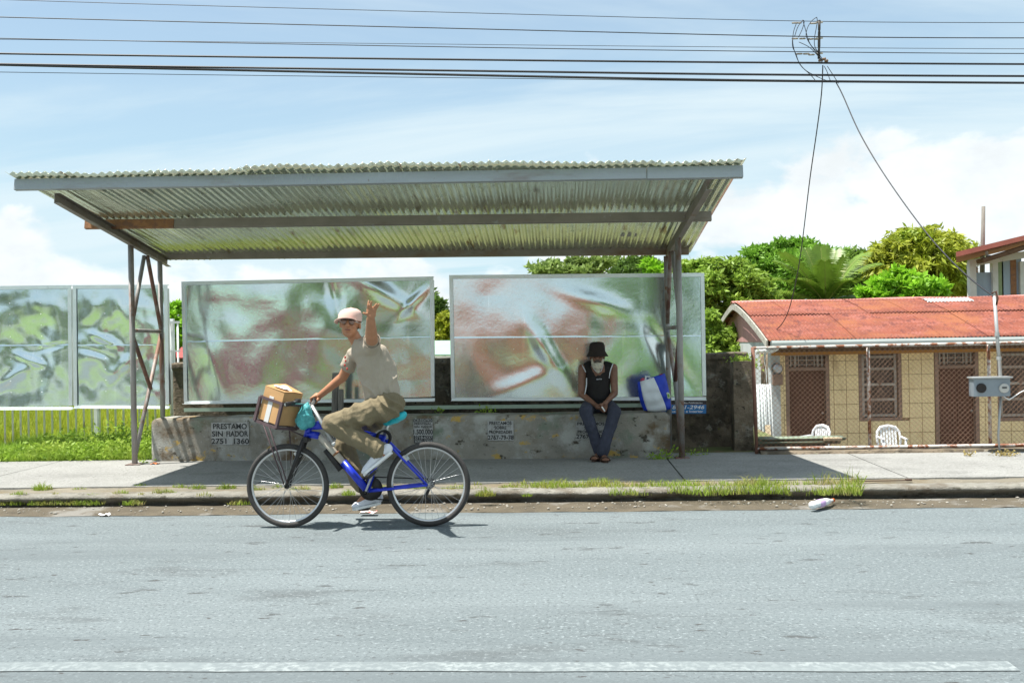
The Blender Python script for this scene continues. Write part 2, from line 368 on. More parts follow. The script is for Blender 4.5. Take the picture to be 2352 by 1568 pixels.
for i in range(NSH):
    u0, u1 = i / NSH - (.006 if i else 0), (i + 1) / NSH; lift = .004 * (i % 2) + random.uniform(0, .003); fo = random.uniform(-.012, .012)
    nw = max(1, round((u1 - u0) * waves * 8))
    def f(u, v):
        U = u0 + (u1 - u0) * u; vv = v + (fo * (1 - v) + random.uniform(0, 0))
        a = FL + (FR - FL) * U; c = BL + (BR - BL) * U; p = a + (c - a) * vv
        sag = -.014 * math.sin(U * 9 + v * 3) * (1 - v) + .012 * vnoise((U * 22, v * 2, 2), 1) * (1 - v) + .006 * math.sin(U * 31 + i) * (1 - v)
        return p + nrm * (.0105 * (1 + .5 * vnoise((U * 55, v * 3, i), 1)) * math.cos(U * waves * 2 * math.pi + .5 * vnoise((U * 30, v, 7), 1)) + lift + sag + .03)
    MB().sheet(f, nw, 10).build('roof_sheet', m_galv, sh, thick=.0012)
def beam(a, b, w, h, name, m, up=None):
    return MB().bar(a, b, w, h, up or (0, 0, 1)).build(name, m, sh, bevel=.004)
# front fascia purlin, in two lengths like the photo
fa, fb, fj = P(35, 425, 9.55), P(1706, 395, 9.15), P(1481, 400, 9.205)
fj = fa + (fb - fa) * ((1481 - 35) / 1671 * 1.008)
beam(fa, fj, .05, .108, 'purlin', m_fascia, nrm); beam(fj + (fb - fa) * .0008, fb, .056, .114, 'purlin', m_fascia, nrm)
ma, mb_ = P(196, 516, 10.95), P(1634, 497, 10.55); mj = ma + (mb_ - ma) * .147
o = beam(ma, mj, .05, .10, 'purlin', m_rustbar, nrm); o['label'] = 'rusty orange brown end length of the middle purlin'
beam(mj + (mb_ - ma) * .0006, mb_, .05, .102, 'purlin', m_purlin, nrm)
ra, rb_ = P(372, 587, 12.55), P(1582, 575, 12.15)
beam(ra, rb_, .05, .105, 'purlin', m_purlin, nrm)
# rafters: channel sections (web + two flanges)
def rafter(a, b):
    ax = (b - a).normalized(); side = Vector((1, 0, 0)); upv = side.cross(ax); upv = upv if upv.z > 0 else -upv
    q = MB(); q.bar(a, b, .006, .10, upv); q.bar(a + upv * .047 + side * .028, b + upv * .047 + side * .028, .05, .006, upv); q.bar(a - upv * .047 + side * .028, b - upv * .047 + side * .028, .05, .006, upv)
    q.build('rafter', m_purlin, sh)
rafter(P(125, 455, 9.60), P(384, 604, 12.6)); rafter(P(1622, 424, 9.28), P(1529, 585, 12.2))
def pipe(a, b, r, name, m): return MB().tube([a, b], r, 12).build(name, m, sh)
# left post pair: front pipe, rear pipe, braces between them
l0, l1 = P(300, 560, 11.42), G(309, 1060, PAVE)
l1 = Vector((l0.x + .0, l0.y, PAVE - .01)); r0, r1 = P(367, 600, 12.3), None; r1 = Vector((r0.x, r0.y, PAVE - .05))
pipe(l0, l1, .032, 'post', m_post); pipe(r0, r1, .030, 'post', m_post)
def on(a, b, z): return a + (b - a) * ((a.z - z) / (a.z - b.z))
def LZ(p, y, d): return P(p, y, d).z
top = P(331, 588, 11.85)
zA, zB = LZ(308, 742, 11.42), LZ(370, 758, 12.3)
pipe(top, on(l0, l1, zA), .024, 'brace', m_post); pipe(top + Vector((.03, .02, 0)), on(r0, r1, zB), .024, 'brace', m_postred)
zh = LZ(310, 759, 11.42); pipe(on(l0, l1, zh), on(r0, r1, zh), .022, 'tie_bar', m_post)
mid = P(346, 893, 11.9); pipe(on(l0, l1, zh - .05), mid, .024, 'brace', m_postred)
pipe(on(r0, r1, zh - .02), on(l0, l1, .2), .024, 'brace', m_post)
MB().box(l1 + Vector((0, 0, .012)), (.16, .16, .02)).build('base_plate', m_postred, sh)
# right post pair
q0 = P(1557, 546, 11.05); q1 = Vector((q0.x, q0.y, PAVE - .01)); t0 = P(1530, 588, 12.0); t1 = Vector((t0.x, t0.y, PAVE - .05))
pipe(q0, q1, .034, 'post', m_post); pipe(t0, t1, .030, 'post', m_post)
top = P(1545, 578, 11.5); za = LZ(1560, 735, 11.05); zb = LZ(1530, 745, 12.0)
pipe(top, on(q0, q1, za), .024, 'brace', m_post); o = pipe(top + Vector((-.02, .03, 0)), on(t0, t1, zb), .024, 'brace', m_postred)
zh = LZ(1545, 752, 11.5); pipe(on(q0, q1, zh), on(t0, t1, zh), .022, 'tie_bar', m_post)
low = P(1551, 876, 11.45); pipe(on(q0, q1, zh - .04), low, .024, 'brace', m_postred); pipe(on(t0, t1, zh - .05), low, .024, 'brace', m_post)
pipe(low, on(q0, q1, .22), .026, 'brace', m_post)
MB().box(q1 + Vector((0, 0, .012)), (.15, .15, .02)).build('base_plate', m_postred, sh)
# wasp comb hanging under the roof sheets: pale paper cells
c = P(1447, 537, 11.62); dv = (BL - FL).normalized(); ru = (FR - FL).normalized(); nd = -nrm
wasp = thing('wasp_nest', 'pale grey paper wasp nest with open cells stuck under the shelter roof', 'wasp nest', c)
bw, bd = MB(), MB()
for i in range(11):
    for j in range(7):
        p = c + ru * ((i - 5 + .5 * (j % 2)) * .022) + dv * ((j - 3) * .020)
        if ((i - 5) / 5.6) ** 2 + ((j - 3) / 3.6) ** 2 > 1.05 + .2 * random.random(): continue
        bw.lathe(p, [(.0105, -.02), (.0105, .018), (.0085, .018), (.0085, -.005)], (ru, dv, nd), 6); bd.lathe(p, [(.0085, .006), (.0001, .006)], (ru, dv, nd), 6)
bw.build('comb', mat('paper_nest', (.46, .44, .40), .95), wasp); bd.build('cell_floor', mat('nest_dark', (.05, .04, .035), .95), wasp)
# ================================================================== BENCH WALL, BOARDS, BOUNDARY WALL, FENCE
m_bench = mat('bench_concrete', (.25, .235, .20), .95, var=.28, scale=2.2, bump=.6, bscale=45, bdist=.012, spec=.15,
    layers=[(2.1, .48, .62, (.40, .40, .37)), (1.6, .52, .62, (.145, .105, .065), (1, 1, 1), 4), (1.5, .54, .64, (.17, .21, .16), (1, 1, 1), 9), (4.2, .60, .66, (.46, .31, .09), (1, 1, 1.3), 2), (6, .60, .66, (.075, .065, .05), (1, 1, 1.4), 12), (26, .60, .72, (.40, .40, .38), (1, 1, 1), 3), (34, .63, .72, (.09, .085, .07), (1, 1, 1), 6)])
m_wallmoss = mat('mossy_wall', (.18, .145, .105), .97, var=.45, scale=3.5, bump=.9, bscale=22, bdist=.03, layers=[(3, .50, .62, (.075, .062, .045)), (7, .58, .66, (.25, .23, .195)), (14, .60, .68, (.15, .14, .05)), (22, .58, .66, (.04, .036, .03), (1, 1, 1), 5)])
b0, b1 = G(343, 1058, PAVE), G(1541, 1053, PAVE); b0 = P(343, 1058, 11.72); b1 = P(1541, 1052, 11.12); b0.z = b1.z = PAVE
bx = (b1 - b0).normalized(); by = Vector((-bx.y, bx.x, 0)); LB = (b1 - b0).length; HB = .50
bench = thing('concrete_bench', 'long weathered concrete bench wall with stencilled loan adverts under the shelter', 'bench', (b0 + b1) / 2)
def benchf(u, v):
    prof = [(0, -.02), (-.005, .10), (0, .3), (.004, HB - .035), (.014, HB - .01), (.04, HB), (.25, HB + .004), (.44, HB), (.46, HB - .03), (.46, .1), (.46, -.02)]
    k = v * (len(prof) - 1); i = min(int(k), len(prof) - 2); t = k - i
    d = prof[i][0] * (1 - t) + prof[i + 1][0] * t; z = prof[i][1] * (1 - t) + prof[i + 1][1] * t
    x = LB * u; e = min(x, LB - x); rnd = max(0, 1 - e / .08); d = d + (.23 - d) * rnd ** 3 * .30
    z -= .05 * rnd ** 2 if z > .4 else 0
    n = .009 * vnoise((x * 2.5, z * 4, d * 4), 1) + .004 * vnoise((x * 11, z * 13, d * 9), 1)
    low = .02 * max(0, vnoise((x * 1.3, 3, 0), 1)) if z < .12 else 0
    return b0 + bx * x + by * (d - n - low) + Vector((0, 0, z + n * .8 + .008 * math.sin(x * 1.1)))
bb = MB().sheet(benchf, 260, 44)
for side in (0, 1): bb.f.append([j * 261 + side * 260 for j in range(45)]); bb.sm.append(False)
bb.build('wall_block', m_bench, bench)
m_sten = mat('stencil_white', (.40, .40, .39), .9, var=.1, scale=12, layers=[(9, .52, .64, (.25, .245, .225)), (40, .56, .66, (.20, .195, .18))])
m_black = mat('stencil_black', (.045, .045, .045), .9, var=.2, scale=20, layers=[(26, .60, .70, (.22, .22, .20))])
def stencil(px0, py0, px1, py1, rows, inv=()):
    t = [((px0 + px1) / 2 - 343) / 1198]; u0, u1 = (px0 - 343) / 1198, (px1 - 343) / 1198
    # foreshortening along the bench is slight; find the exact spots by intersecting the bench plane
    def hit(px, py):
        r = ray(px, py); k = (b0 - Vector((0, 0, CZ))).dot(by) / r.dot(by); return Vector((0, 0, CZ)) + r * k
    a, c, d = hit(px0, py1), hit(px1, py1), hit(px0, py0); w = (c - a).length; h = (d - a).length
    Xv = (c - a).normalized(); Nn = -by; pan = MB()
    ctr = a + Xv * (w / 2) + Vector((0, 0, h / 2))
    pan.box(ctr + Nn * .012, (w, .006, h), (Xv, by, Vector((0, 0, 1)))); pn = pan.build('stencil_panel', m_sten, bench)
    n = len(rows)
    for i, (txt, x0, x1, hh) in enumerate(rows):
        z1 = h * (1 - sum(r[3] for r in rows[:i]) / sum(r[3] for r in rows)); z0 = h * (1 - sum(r[3] for r in rows[:i + 1]) / sum(r[3] for r in rows))
        g = (z1 - z0) * .13
        if i in inv:
            MB().box(a + Xv * (w / 2) + Vector((0, 0, (z0 + z1) / 2)) + Nn * .0158, (w * .98, .002, (z1 - z0) * .94), (Xv, by, Vector((0, 0, 1)))).build('stencil_band', m_black, pn)
        n_ = len(txt); k = 0
        for wd in txt.split():                               # every word its own piece
            k = txt.index(wd, k); f0, f1 = k / n_, (k + len(wd)) / n_; k += len(wd)
            lettering(wd, 'lettering', m_sten if i in inv else m_black, pn, a + Xv * (w * (x0 + (x1 - x0) * f0)) + Vector((0, 0, z0 + g)), Xv, (0, 0, 1), w * (x1 - x0) * (f1 - f0), (z1 - z0) - 2 * g, .0175, bold=.018)
stencil(487, 970, 573, 1021, [('PRESTAMO', .05, .95, 1), ('SIN FIADOR', .02, .98, 1), ('2751  1360', .0, 1, 1)])
stencil(951, 961, 995, 1017, [('CREDITO', .05, .95, .8), ('PERSONAL', .05, .95, .7), ('SIN FIADOR', .03, .97, .7), ('1.500.000', .0, 1, 1.6), ('2718-6237', .06, .96, 1), ('8301-2709', .06, .96, .8)], inv=(0, 4, 5))
stencil(1121, 966, 1180, 1011, [('PRESTAMOS', .07, .93, 1), ('SOBRE', .27, .73, 1), ('PROPIEDADES', .05, .95, 1), ('2767-79-78', .0, 1, 1.4)])
stencil(1324, 968, 1392, 1008, [('PRESTAMOS', .04, .96, 1), ('SOBRE', .27, .73, 1), ('PROPIEDADES', .05, .95, 1), ('2767-79-78', .0, 1, 1.4)])
stencil(752, 995, 800, 1025, [('CREDITO', .05, .95, 1), ('2718-6237', .03, .97, 1)])

# ---- galvanised advertising boards
def board_mat(name, dent, seed, sc):
    m = mat(name, (.66, .74, .745), .20, .95, var=.05, scale=2, layers=[(70, .56, .66, (.76, .83, .83)), (55, .60, .70, (.46, .50, .49), (1, 1, 1), 3), (3, .62, .72, (.82, .87, .87), (3.0, 1, .3), 5)])
    t = m.node_tree; n = t.nodes; l = t.links; p = n['Principled BSDF']; geo = n.new('ShaderNodeNewGeometry')
    q = n.new('ShaderNodeMapping'); q.inputs['Location'].default_value = (seed, seed * .7, seed * .3); l.new(geo.outputs['Position'], q.inputs[0])
    v = n.new('ShaderNodeTexVoronoi'); v.inputs['Scale'].default_value = 75; l.new(q.outputs[0], v.inputs[0])
    r = n.new('ShaderNodeMapRange'); r.inputs[3].default_value = .115; r.inputs[4].default_value = .17; l.new(v.outputs['Color'], r.inputs[0]); l.new(r.outputs[0], p.inputs['Roughness'])
    z = n.new('ShaderNodeTexNoise'); z.inputs['Scale'].default_value = 22; z.inputs['Detail'].default_value = 3; l.new(q.outputs[0], z.inputs[0])
    bp = n.new('ShaderNodeBump'); bp.inputs['Strength'].default_value = .05; bp.inputs['Distance'].default_value = .01; l.new(z.outputs[0], bp.inputs['Height']); l.new(bp.outputs[0], p.inputs['Normal'])
    return m
m_frame = mat('frame_galvanised', (.70, .74, .76), .33, .9, var=.08, scale=6, layers=[(9, .60, .70, (.50, .54, .56), (1, 1, .3))], bump=.08, bscale=60)
m_tray = mat('tray_zinc_glint', (.80, .84, .85), .35, .35, var=.05, scale=8)  # paler and less metallic than the frame: sun glint put into the colour
m_railg = mat('rail_pale_green', (.40, .50, .40), .5, .3, var=.1, scale=5, layers=[(8, .62, .7, (.30, .33, .27))])
m_rivet = mat('rivet', (.75, .76, .76), .3, 1.0)
def board(name, label, c, d0, d1, seam, m, amp, sc, seed, creases=(), lean_=.022):
    """c: four picture corners tl, tr, br, bl of the outer frame; d0/d1 camera distances left/right"""
    tl, tr, br, bl = P(*c[0], d0 + lean_), P(*c[1], d1 + lean_), P(*c[2], d1), P(*c[3], d0)      # leaning back a little
    t = thing(name, label, 'billboard', (bl + br) / 2, 'galvanised advertising boards')
    nn = (tr - tl).cross(bl - tl).normalized(); nn = nn if nn.y < 0 else -nn
    def q(u, v): return (tl + (tr - tl) * u) * (1 - v) + (bl + (br - bl) * u) * v
    W_, H_ = (tr - tl).length, (bl - tl).length; fw = .045
    def dent(u, v):
        x, z = u * W_, v * H_; e = min(1, 7 * min(u, 1 - u)) * min(1, 6 * min(v, 1 - v))
        k = vnoise((x * sc + seed, z * sc * 1.15, seed), 1) + .55 * vnoise((x * sc * 2.1 + seed, z * sc * 1.7, 4 + seed), 1) + .25 * vnoise((x * sc * 4.3 + seed, z * sc * 3.9, 9), 1)
        k2 = 0
        for (cu, cv, du, dv_, wd, a) in creases:
            lx, lz = (u - cu) * W_, (v - cv) * H_; s1 = lx * du + lz * dv_; s2 = -lx * dv_ + lz * du
            k2 += a * math.exp(-(s2 / wd) ** 2) * math.exp(-(s1 / (wd * 4.5)) ** 2)
        return amp * k * (.35 + .65 * e) + k2
    for v0, v1, hz in ((0.0, seam, 0), (seam, 1.0, 1)):
        def f(u, v):
            uu = .012 + .976 * u; vv = v0 + (v1 - v0) * v; vv = .025 + .95 * vv
            return q(uu, vv) + nn * (dent(uu, vv) + (.0035 if hz == 0 else 0) + (.0015 if (hz == 0 and v > .985) else 0))
        MB().sheet(f, 150, 60).build('sheet_panel', m, t)
    L_ = [('frame_rail', tl, tr, (0, 1)), ('frame_rail', bl, br, (0, -1)), ('frame_stile', tl, bl, (1, 0)), ('frame_stile', tr, br, (-1, 0))]
    ux = (tr - tl).normalized(); uz = (bl - tl).normalized()
    def lip(a, bb, inward):                                  # angle-iron frame: flat face plus a lip standing out over the sheet
        qd = MB(); ax = (bb - a).normalized(); inn = inward
        qd.box((a + bb) / 2 + inn * (fw / 2) + nn * .020, ((bb - a).length, fw, .006), (ax, inn, nn)); qd.box((a + bb) / 2 + inn * .003 - nn * .006, ((bb - a).length, .006, .055), (ax, inn, nn))
        return qd
    lip(tl, tr, uz).build('frame_rail', m_frame, t)
    lip(tl + uz * (fw + .001), bl - uz * (fw + .001), ux).build('frame_stile', m_frame, t); lip(tr + uz * (fw + .001), br - uz * (fw + .001), -ux).build('frame_stile', m_frame, t)
    # bottom rail: a tray lip, its sun glint put into the pale colour
    qd = MB(); mid = (bl + br) / 2
    qd.box(mid - uz * .004 + nn * .034, ((br - bl).length, .005, .075), (ux, uz, nn)); qd.box(mid - uz * .022 + nn * .0035, ((br - bl).length, .036, .006), (ux, uz, nn)); qd.build('bottom_rail', m_tray, t)
    rv = MB(); n = max(2, int(W_ / .38))
    for i in range(1, n):
        for j in range(1, 10): uu, vv = i / n, .05 + .9 * j / 10; rv.ball(q(uu, vv) + nn * (dent(uu, vv) + .007), .0045, 6, 4)
    stuff(rv.build('rivets', m_rivet, t))
    return t
mb1, mb2 = board_mat('board_sheet', .0, 3.0, 1), board_mat('board_sheet_dull', 0, 8.0, 1)
board('billboard', 'blank crumpled galvanised board, leftmost of the row, above the picket fence', [(-330, 661), (165, 655), (168, 939), (-326, 944)], 12.85, 12.65, .485, mb1, .019, 1.5, 2.0,
      [(.80, .60, .93, .36, .045, .009), (.90, .50, .97, -.22, .04, -.007), (.72, .74, .85, -.5, .06, .008), (.55, .55, .7, -.7, .07, .008), (.62, .30, .3, .95, .10, .008)], .035)
board('billboard', 'narrow blank galvanised board with creased sheet beside the left shelter posts', [(169, 655), (386, 654), (390, 937), (171, 939)], 12.64, 12.55, .49, mb1, .018, 1.5, 6.0,
      [(.32, .44, .92, .40, .045, .009), (.22, .54, .96, .28, .04, -.006), (.55, .62, .7, -.7, .07, .008), (.5, .2, .4, .9, .09, .006)], .035)
board('billboard', 'wide blank galvanised board with reddish reflections behind the cyclist', [(418, 647), (996, 635), (999, 918), (424, 931)], 12.55, 12.30, .49, mb1, .015, .9, 11.0,
      [(.80, .12, .8, .5, .09, .016), (.92, .20, .7, -.7, .05, .012), (.60, .10, .2, .98, .08, -.010), (.12, .68, .3, .95, .10, .010)])
board('billboard', 'wide blank galvanised board with red and green reflections behind the seated man', [(1032, 632), (1617, 627), (1622, 917), (1037, 922)], 12.30, 12.15, .50, mb2, .014, .8, 17.0,
      [(.38, .62, .5, .86, .10, .016), (.58, .22, .95, .3, .10, .011), (.30, .85, .9, -.4, .12, .010), (.85, .62, .55, .83, .10, -.014)])
# long pale rail carrying the two wide boards
ra_, rb2 = P(424, 941, 12.50), P(1590, 929, 12.14)
rl = MB(); rl.bar(ra_, rb2, .05, .045); tag(rl.build('support_rail', m_railg, base=ra_), 'long pale green steel rail under the two wide boards', 'rail')
# blue contact plates below the boards
m_blue = mat('plate_blue', (.02, .16, .42), .4, var=.15, scale=3); m_dark = mat('plate_dark', (.035, .03, .035), .5); m_white = mat('print_white', (.8, .8, .8), .6, var=.03); m_or = mat('plate_orange', (.5, .16, .04), .5)
def plate(px0, px1, y0, y1, d, label, rows):
    a, c, u = P(px0, y1, d), P(px1, y1 - (px1 - px0) * .004, d), P(px0, y0, d); w = (c - a).length; h = (u - a).length; Xv = (c - a).normalized(); Zv = (u - a).normalized(); Nn = Xv.cross(Zv)
    t = thing('sign_plate', label, 'sign', a)
    ctr = a + Xv * w / 2
    MB().box(ctr + Zv * (h * .36), (w, h * .72, .006), (Xv, Zv, Nn)).build('lower_panel', m_blue, t); MB().box(ctr + Zv * (h * .865), (w, h * .262, .006), (Xv, Zv, Nn)).build('header_panel', m_dark, t)
    MB().box(ctr + Zv * (h * .727), (w, h * .012, .0065), (Xv, Zv, Nn)).build('stripe', m_or, t)
    for txt, x0, x1, z0, z1, shr in rows:
        lettering(txt, 'lettering', m_white, t, a + Xv * (w * x0) + Zv * (h * z0), Xv, Zv, w * (x1 - x0), h * (z1 - z0), .004, shear=shr, bold=.012)
plate(1478, 1622, 921, 950, 12.05, 'blue contact sign with white phone digits below the right board, beside the posts',
      [('Vallas Publicitarias', .60, .94, .80, .92, .1), ('8701-2946', .46, .97, .36, .66, .25), ('Exterior e Interior', .42, .95, .09, .27, .0)])
plate(770, 830, 933, 952, 12.25, 'small blue sign half hidden behind the cyclist above the bench', [])
# boundary wall behind the boards
w0, w1 = P(400, 1040, 13.0), P(1722, 1040, 12.35); w0.z = w1.z = -.05
wx = (w1 - w0).normalized(); wy = Vector((-wx.y, wx.x, 0)); LW = (w1 - w0).length
def wallf(u, v):
    prof = [(0, 0), (0, .4), (0, .8), (0, 1.2), (-.03, 1.235), (-.03, 1.30), (.1, 1.31), (.2, 1.30), (.2, .6), (.2, 0)]
    k = v * 9; i = min(int(k), 8); t = k - i; d = prof[i][0] * (1 - t) + prof[i + 1][0] * t; z = prof[i][1] * (1 - t) + prof[i + 1][1] * t; x = LW * u
    n = .012 * vnoise((x * 3, z * 3, d), 1) + .006 * vnoise((x * 11, z * 11, d), 1)
    return w0 + wx * x + wy * (d - n) + Vector((0, 0, z + .3 * n + .012 * vnoise((x * 2, 9, 9), 1) * (z > 1.2)))
bw = MB().sheet(wallf, 220, 36)
for side in (0, 1): bw.f.append([j * 221 + side * 220 for j in range(37)]); bw.sm.append(False)
tag(bw.build('boundary_wall', m_wallmoss, base=w0), 'dark mossy concrete boundary wall standing behind the boards', 'wall')
cw = P(1706, 1040, 12.05); cw.z = 0
bp_ = MB(); ztop = P(1700, 829, 12.0).z
bp_.sheet(lambda u, v: cw + Vector((.115 * math.cos(u * 6.283 + .785) * 1.41 * 1.0, .13 * math.sin(u * 6.283 + .785) * 1.41, 0)) * (1 + .06 * vnoise((u * 9, v * 9, 1), 1)) + Vector((0, 0, ztop * v)), 4, 24, False)
bp_.add([cw + Vector((.115 * i, .13 * j, ztop)) for i, j in ((-1, -1), (1, -1), (1, 1), (-1, 1))], [(0, 1, 2, 3)])
tag(bp_.build('wall_pier', m_wallmoss, base=cw), 'square stained concrete pier at the right end of the boundary wall', 'pier')
# grey wooden stump post standing behind the bench
m_wood = mat('grey_wood', (.20, .185, .165), .9, var=.3, scale=8, stretch=(4, 4, .4), bump=.5, bscale=40, bstretch=(4, 4, .3))
t = thing('wooden_post', 'short weathered wooden post with a capped side stub behind the cyclist', 'post', P(770, 955, 12.0))
a0 = P(772, 956, 12.05); a1 = P(772, 856, 12.05)
MB().bar(a0 - Vector((.02, 0, .1)), a1 - Vector((.005, 0, 0)), .07, .08, (0, 1, 0)).build('upright', m_wood, t, bevel=.008)
a1 = P(785, 893, 12.0); MB().bar(P(785, 956, 12.0) - Vector((0, .05, .1)), a1 - Vector((0, .05, 0)), .06, .06, (0, 1, 0)).build('stub', m_wood, t, bevel=.012)
# plastic carrier bag of shopping standing on the bench is built with the people

# ---- picket railing of the field on the left
m_rail = mat('railing_paint', (.80, .83, .83), .6, .05, var=.12, scale=6, layers=[(9, .60, .70, (.28, .20, .15), (1, 1, .3))], bump=.1, bscale=60)
f0, f1 = P(-60, 1040, 13.40), P(418, 1040, 13.30); f0.z = f1.z = .1; fx = (f1 - f0).normalized(); LF = (f1 - f0).length
zt = P(404, 740, 13.3).z; zl = P(404, 806, 13.3).z
fence = thing('picket_fence', 'pale steel picket railing at the edge of the overgrown field', 'fence', f0)
nb = int(LF / .108); first = MB().tube([f0 + Vector((0, 0, -.05)), f0 + Vector((0, 0, zt - .1))], .014, 6).build('bar', m_rail, fence)
for i in range(1, nb + 1): piece(first, fence, fx * (.108 * i))
MB().bar(f0 + Vector((0, 0, zt - .1)), f1 + Vector((0, 0, zt - .1)), .035, .03).build('top_rail', m_rail, fence)
MB().bar(f0 + Vector((0, .0, zl - .1)), f1 + Vector((0, .0, zl - .1)), .028, .022).build('middle_rail', m_rail, fence)
for px in (-10, 222, 400):
    p = P(px, 1000, 13.36); MB().box((p.x, p.y, .1 + (zt - .1) / 2), (.05, .05, zt)).build('fence_post', m_rail, fence)

# ---- bottle and litter
t = thing('plastic_bottle', 'crushed clear plastic bottle with orange cap lying in the gutter', 'bottle', G(1890, 1162, .02))
m_pet = mat('clear_plastic', (.82, .85, .86), .12, var=.05, layers=[(20, .55, .65, (.62, .60, .66))], spec=.7, bump=.5, bscale=50); p0, p1 = G(1864, 1170, .02) + Vector((0, 0, .035)), G(1912, 1158, .02) + Vector((0, 0, .035))
ax = (p1 - p0).normalized(); X, Y, Z = frame(ax); ln = (p1 - p0).length
MB().lathe(p0, [(.001, 0), (.030, .004), (.034, .02), (.031, ln * .25), (.034, ln * .35), (.030, ln * .5), (.034, ln * .62), (.028, ln * .78), (.014, ln * .92), (.013, ln)], (X, Y, ax), 12).build('body', m_pet, t)
MB().lathe(p0 + ax * ln * .3, [(.0335, 0), (.0355, .004), (.0355, ln * .22), (.0335, ln * .23)], (X, Y, ax), 12).build('label_band', mat('label_violet', (.62, .42, .72), .5), t)
MB().lathe(p0 + ax * (ln - .002), [(.017, 0), (.017, .022), (.001, .022)], (X, Y, ax), 10).build('cap', mat('cap_orange', (.75, .16, .03), .5), t)
def litter(px, py, z, cols, label, s):
    c = G(px, py, z); q = MB()
    q.sheet(lambda u, v: c + Vector(((u - .5) * s, (v - .5) * s * .6, .012 + .018 * vnoise((u * 4 + px, v * 4, 2), 1) + .008 * math.sin(u * 9 + px))), 10, 6)
    tag(q.build('litter', cols, base=c), label, 'litter')
litter(846, 1178, .02, mat('red_white_wrap', (.75, .70, .68), .6, var=.02, layers=[(26, .5, .54, (.6, .06, .05))]), 'small red and white wrapper in the gutter below the pedals', .14)
litter(240, 1184, .004, mat('white_scrap', (.7, .7, .7), .7), 'scrap of white paper at the road edge on the left', .09)
litter(356, 1066, PAVE, mat('orange_leaf', (.45, .14, .05), .8), 'dry orange leaf on the pavement by the left shelter post', .10)

# ---- grass and weeds
def blades(pts, h, w, lean, name, m, label, seed=1, hv=.45, kind='grass'):
    r = np.random.default_rng(seed); n = len(pts); pts = np.asarray(pts, np.float64); a = r.uniform(0, 6.283, n); hh = np.asarray(h) * r.uniform(1 - hv, 1 + hv, n); ww = w * r.uniform(.6, 1.3, n)
    side = np.stack([np.cos(a), np.sin(a), 0 * a], 1); b2 = r.uniform(0, 6.283, n); ln = lean * r.uniform(.1, 1, n) * hh
    dr = np.stack([np.cos(b2), np.sin(b2), 0 * a], 1); up = np.array([0, 0, 1.])
    v0 = pts - side * ww[:, None] / 2; v1 = pts + side * ww[:, None] / 2
    mid = pts + up * (hh * .58)[:, None] + dr * (ln * .30)[:, None]; v2 = mid - side * ww[:, None] * .42; v3 = mid + side * ww[:, None] * .42
    v4 = pts + up * (hh * (1 - .25 * ln / np.maximum(hh, 1e-6)))[:, None] + dr * ln[:, None]
    V = np.stack([v0, v1, v2, v3, v4], 1).reshape(-1, 3); i = np.arange(n) * 5
    T = np.concatenate([np.stack([i, i + 1, i + 3], 1), np.stack([i, i + 3, i + 2], 1), np.stack([i + 2, i + 3, i + 4], 1)])
    o = tris(name, V, T, m); return stuff(o, label, kind)
m_grass = mat('field_grass', (.30, .38, .03), .6, var=.28, scale=1.1, layers=[(.9, .50, .62, (.40, .42, .04)), (1.6, .60, .70, (.38, .28, .07), (1, 1, 1), 4)], transl=.45, spec=.3)
m_weed = mat('weed_green', (.27, .41, .05), .55, var=.3, scale=3, layers=[(2.5, .50, .60, (.38, .50, .08)), (6, .60, .68, (.14, .26, .03), (1, 1, 1), 5)], transl=.4, spec=.35)
m_vgrass = mat('verge_grass', (.23, .33, .035), .6, var=.3, scale=3, layers=[(5, .50, .62, (.36, .37, .08)), (2.5, .55, .66, (.42, .34, .16), (1, 1, 1), 6), (16, .58, .66, (.40, .33, .17), (1, 1, 1), 8), (9, .60, .68, (.14, .22, .03), (1, 1, 1), 9)], transl=.45)
r = RNG
n = 62000; t_ = r.uniform(0, 1, n) ** 1.5; yy = 13.30 + t_ * 20; xx_ = -1.9 + (r.uniform(0, 1, n) * -1.0 - .0) * (6.6 + (yy - 13) * .55) - .06 * yy
blades(np.stack([xx_, yy, np.full(n, .08)], 1), .20 + .16 * r.uniform(0, 1, n) + .006 * (yy - 13), .011 + 0, .9, 'grass', m_grass, 'tall yellow green grass filling the field behind the railing', 3)
# far sward beyond, coarser
n = 26000; yy = 30 + r.uniform(0, 1, n) * 40; xx_ = -1.0 - r.uniform(0, 1, n) * (9 + (yy - 13) * .6) - .05 * yy
blades(np.stack([xx_, yy, np.full(n, .08)], 1), np.full(n, .42), .05, .8, 'grass', m_grass, 'hazy grass at the far end of the field', 5)
# weeds between pavement and railing on the left: bushy clumps with broad leaves
def leafset(C, size, r, up=.6, asp=.45, droop=.0):
    """folded diamond leaves at the points C"""
    n = len(C); d = r.normal(size=(n, 3)); d[:, 2] = d[:, 2] * .6 + up; d[:, 2] -= droop; d /= np.linalg.norm(d, axis=1)[:, None]
    q = r.normal(size=(n, 3)); s = np.cross(d, q); s /= np.linalg.norm(s, axis=1)[:, None] + 1e-9; nn = np.cross(d, s)
    L_ = (size * r.uniform(.4, 1.55, n))[:, None]; w = L_ * asp
    V = np.stack([C, C + d * L_ * .5 + s * w * .5 + nn * w * .12, C + d * L_, C + d * L_ * .5 - s * w * .5 + nn * w * .12], 1).reshape(-1, 3); i = np.arange(n) * 4
    return V, np.concatenate([np.stack([i, i + 1, i + 2], 1), np.stack([i, i + 2, i + 3], 1)])
C = []; hs = []
lx0, lx1 = P(-80, 1050, 11.9).x, P(330, 1050, 11.9).x
C = []
